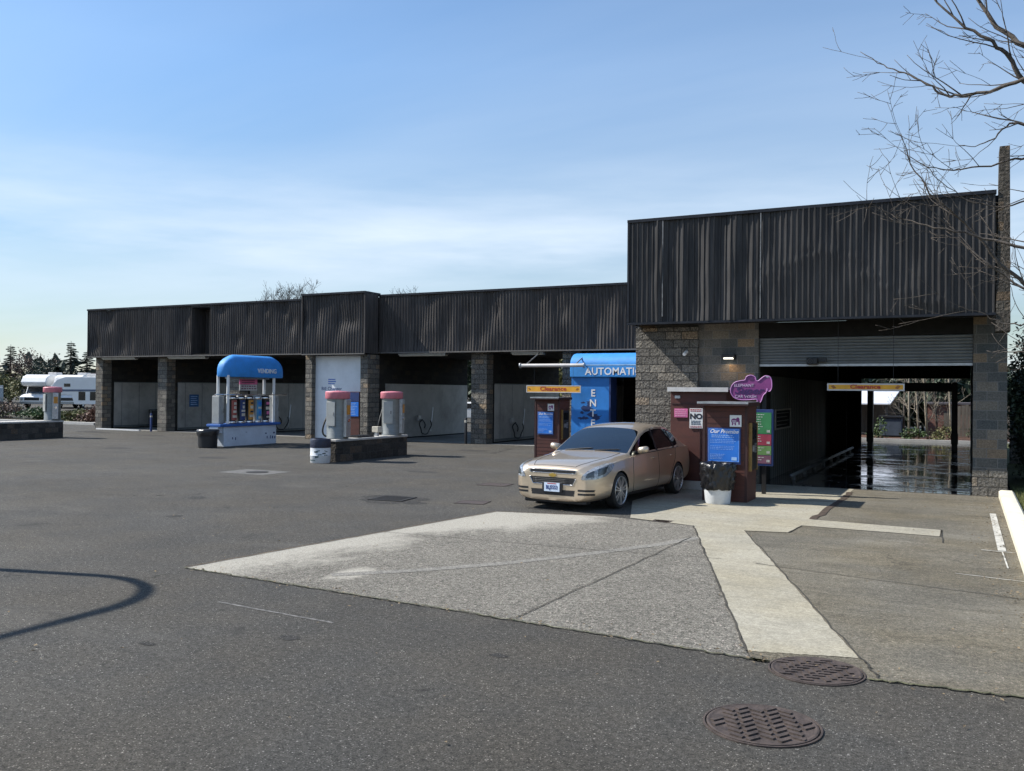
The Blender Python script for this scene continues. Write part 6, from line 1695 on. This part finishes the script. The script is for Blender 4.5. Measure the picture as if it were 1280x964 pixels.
mb = MB(); mb.box(1.5, 2.8, 1.151, 1.165, 1.3, 1.9); mb.box(4,5,1.151,1.165,1.3,1.9); mb.build('window', M['glass'], t, world=False)
rv_common(t, [(3,-1.0),(3,1.0)]); t.scale = (.8, .8, .8)
def house(loc, rz, w_, d, h, rh, label, wall, roofm):
    t = thing('house', label, 'house', loc, rz)
    mb = MB(); mb.box(-w_/2, w_/2, -d/2, d/2, 0, h); mb.prism([(-w_/2+.01,-d/2+.01,h+.001),(-w_/2+.01,d/2-.01,h+.001),(-w_/2+.01,0,h+rh-.05)], (w_-.02,0,0)); mb.build('wall', wall, t, world=False)
    mb = MB()
    for s in (-1, 1): mb.prism([(-w_/2-.3, s*(d/2+.4), h-.15), (-w_/2-.3, 0, h+rh), (-w_/2-.3, 0, h+rh+.15), (-w_/2-.3, s*(d/2+.4), h)], (w_+.6, 0, 0))
    mb.build('roof', roofm, t, world=False)
    for x in (-w_*.3, w_*.22):
        mb = MB(); mb.box(x-.5, x+.5, -d/2-.03, -d/2-.005, h*.35, h*.75); mb.build('window', M['glass'], t, world=False)
    return t
house((-101.5, 79, 0), R(25), 2.6, 3, 2.6, 1.3, 'house with a dark purplish roof behind the white trailer', M['housewall'], M['shingle'])
house((-105.5, 66, 0), R(30), 3, 4, 1.9, 1.2, 'small pale gabled shed among the bushes above the motorhome', M['housewall'], M['sheetroof'])

# ---- seen through the tunnel and between the bays
sheet('wet_yard', [[(-6,38.71),(6,38.71),(6,44),(-6,44)]], .003, M['wet'])
mb = MB(); mb.box(-9, 9, 44.0, 44.2, 0, .12); tag(mb.build('rear_kerb', M['cap']), kind='structure')
sheet('mulch_bed', [[(-12,44.2),(14,44.2),(14,50),(-12,50)]], .07, ground_mat('reddish_mulch', (.09,.05,.035), .6, (.2,.12,.08), .5, 14, .3, .5, bump=1))
rg = random.Random(9)
for i, (x, y_, h, mt, lb) in enumerate(((-2.35,45.6,6.5,'palebark','slim pale leafless tree left of centre beyond the tunnel'), (-1.95,46.2,7,'palebark','mossy pale leafless tree in the middle beyond the tunnel'), (-1.55,45.4,7,'palebark','tall pale leafless tree right of centre beyond the tunnel'), (-2.7,47.5,6,'bark','thin grey leafless tree beside the blue bin beyond the tunnel'), (-.55,45.2,6.5,'palebark','leaning pale leafless tree at the right beyond the tunnel'), (-1.2,48.2,6.5,'bark','grey leafless tree before the brick wall'))):
    t = thing('bare_sapling', lb, 'tree', (x, y_, 0), group='leafless saplings behind the tunnel')
    mb = MB(); dx_ = rg.uniform(-.25,.25); mb.tube([(x,y_,.05),(x+dx_*.5,y_,h*.25),(x+dx_,y_+.1,h*.55),(x+dx_*1.3,y_,h)], [.055,.045,.03,.008], 7); mb.build('trunk', M[mt], t, smooth=True)
    mb = MB()
    for k in range(16):
        z = rg.uniform(.5, h*.8); a = rg.uniform(0, 6.28)
        limb(mb, (x+dx_*z/h, y_, z), (math.cos(a)*.8, math.sin(a)*.6, rg.uniform(.3,1.1)), rg.uniform(.6,1.6), .016, 2, rg, .3, .06, (2,4), .006)
    mb.build('crown', M[mt], t)
for x, y_, h, mt, lb in ((-3.6,45.2,.9,'green_leaf','low green shrub left of the saplings beyond the tunnel'), (-.9,44.9,.7,'olive_leaf','olive tuft at the foot of the saplings beyond the tunnel'), (.5,45.3,1.1,'green_leaf','green shrub right of the leaning sapling beyond the tunnel'), (-2.1,44.9,.55,'green_leaf','smallest green tuft behind the rear kerb beyond the tunnel')):
    leafy('shrub', x, y_, h, .55, M[mt], lb, int(90+x*3), 'shrubs behind the rear kerb', 500, .06, clump=12)
t = thing('storage_bin', 'dull blue grey dumpster under the trees behind the tunnel', 'dumpster', (-3.1, 47.6, .07))
mb = MB(); mb.box(-3.75,-2.75,47,48.2,.12,1.0); mb.build('body', mat('blue_grey_bin', (.06,.08,.11), .6), t, bevel=.03)
mb = MB(); mb.box(-3.8,-2.7,46.95,48.25,1.005,1.08); mb.build('lid', M['black'], t)
t = thing('brick_shed', 'low red brick shed behind the saplings beyond the tunnel', 'shed', (-.9, 52, .0))
mb = MB(); mb.box(-1.75,.6,51,54,0,1.65); mb.build('wall', M['brick_red'], t)
mb = MB(); mb.box(-1.9,.75,50.85,54.1,1.655,1.75); mb.build('roof', M['shingle'], t)
mb = MB(); mb.box(-1.0,-.4,50.97,50.995,.3,1.3); mb.build('door', M['woodfence'], t)
t = thing('board_fence', 'weathered board fence right of the brick shed beyond the tunnel', 'fence', (3, 49.5, 0))
mb = MB()
for i in range(40): mb.box(-.35+i*.17, -.20+i*.17, 49.5, 49.53, .05, 1.6+.03*(i % 3))
mb.build('boards', M['woodfence'], t)
mb = MB(); mb.box(-.35, 6.4, 49.535, 49.58, .4, .5); mb.box(-.35, 6.4, 49.535, 49.58, 1.2, 1.3); mb.build('rails', M['woodfence'], t)
t = thing('open_carport', 'carport with a bright pale sheet roof beyond the tunnel', 'carport', (-5, 49, 0))
mb = MB(); mb.prism([(-7.5,48.3,1.62),(-3.35,48.3,1.62),(-2.95,52.2,2.62),(-7.5,52.2,2.62)], (0,0,.06)); mb.build('roof', M['sheetroof'], t)
for x, y_, h in ((-7.3,48.5,1.64),(-3.55,48.5,1.64),(-7.3,52,2.55),(-3.2,52,2.55)):
    mb = MB(); mb.box(x-.06,x+.06,y_-.06,y_+.06,.05,h); mb.build('post', M['woodfence'], t)
mb = MB(); mb.box(-7.3,-3.3,51.9,51.98,.05,2.5); mb.build('rear_panel', M['woodfence'], t)
rgx = random.Random(3)
for i, (x, y_, h, w_, lb) in enumerate(((-2.2,57,3.5,2.6,'dark evergreen right behind the carport beyond the tunnel'), (1.0,58,3.4,2.6,'dark evergreen behind the brick shed beyond the tunnel'), (4.5,57,3.6,2.6,'dark evergreen right of the brick shed beyond the tunnel'), (-5.8,60,4,3.0,'dark evergreen left of the carport beyond the tunnel'))):
    leafy('evergreen_tree', x, y_, h, w_, M['hedge_leaf'], lb, 60+i, 'dark evergreens behind the tunnel', 3200, .26, clump=40)
# parked car glimpsed through an open bay
t = thing('parked_car', 'pale car glimpsed through the open bay left of the stone pier', 'car', (-29.3, 52.0, 0), R(8))
mb = MB(); mb.prism([(x, -.85, z) for x, z in ((-2.2,.3),(-2.25,.65),(-1.9,.85),(-1.0,.95),(-.45,1.38),(1.0,1.4),(1.7,.98),(2.2,.9),(2.25,.35))], (0, 1.7, 0)); mb.build('body', M['rvwhite'], t, world=False, bevel=.08)
for s in (-1, 1):
    mb = MB(); mb.prism([(-.85, s*.855, .97), (-.4, s*.855, 1.3), (.9, s*.855, 1.32), (1.4, s*.855, .99)], (0, s*.006, 0)); mb.build('side_window', M['glass'], t, world=False)
for x in (-1.4, 1.4):
    for s in (-1, 1):
        mb = MB(); mb.lathe([(.1,-.1),(.31,-.1),(.32,0),(.31,.1),(.1,.1)], (x, s*.8, .32), 18, 'Y', caps=False); w_ = mb.build('wheel', M['rubber'], t, world=False, smooth=True)
        mb = MB(); mb.lathe([(.17,-.104),(.17,.104)], (x, s*.8, .32), 14, 'Y'); mb.build('rim', M['alloy'], w_, world=False)
leafy('evergreen_tree', -34, 62, 6.5, 3.5, M['hedge_leaf'], 'dark tree behind the open bays right of the office block', 70, None, 2600, .3, clump=30)
leafy('evergreen_tree', -24, 60, 5.8, 3.5, M['olive_leaf'], 'olive tree behind the open bay beside the stone pier', 71, None, 2600, .3, clump=30)

# ---- evergreen hedge right of the tunnel building
rg = random.Random(14)
for i, (x, y_, h, w_) in enumerate(((1.75,23.6,3.7,.85),(1.95,25.6,4.4,1.0),(3.3,24.2,4.2,1.1),(4.9,23.8,4.0,1.2),(2.6,28.5,4.8,1.3))):
    t = thing('cedar_shrub', ['dark cedar shrub pressed against the right side of the tunnel pier', 'tall dark cedar just behind the first one at the pier', 'dark cedar in the hedge beyond the right picture edge', 'outermost dark cedar of the hedge right of the lot', 'rearmost tall cedar beside the tunnel side wall'][i], 'hedge', (x, y_, 0), group='dark cedars beside the tunnel')
    mb = MB(); mb.tube([(x,y_,0),(x,y_,h*.8)], [.09,.02], 7); mb.build('trunk', M['darkbark'], t)
    mb = MB(); leafcloud(mb, (x, y_, h*.48), (w_, w_, h*.52), 9500, .05, rg, 110, .13); mb.build('foliage', M['hedge_leaf'], t)
t = thing('block_wall', 'low tan block wall glimpsed behind the cedar hedge', 'wall', (4, 31, 0))
mb = MB(); mb.box(1.2, 9, 31, 31.2, 0, 1.9); mb.build('wall', M['brick_red'] if 0 else M['split'], t)
mb = MB(); mb.box(1.15, 9, 30.97, 31.23, 1.903, 1.97); mb.build('cap', M['cap'], t)
# trees and buildings behind the photographer, for the reflections
leafy('deciduous_tree', -30, -35, 9, 4.5, M['olive_leaf'], 'olive tree across the street behind the viewer', 81, None, 1500, .5)
leafy('deciduous_tree', 8, -40, 10, 5, M['olive_leaf'], 'broad olive tree across the street behind the viewer to one side', 82, None, 1500, .5)
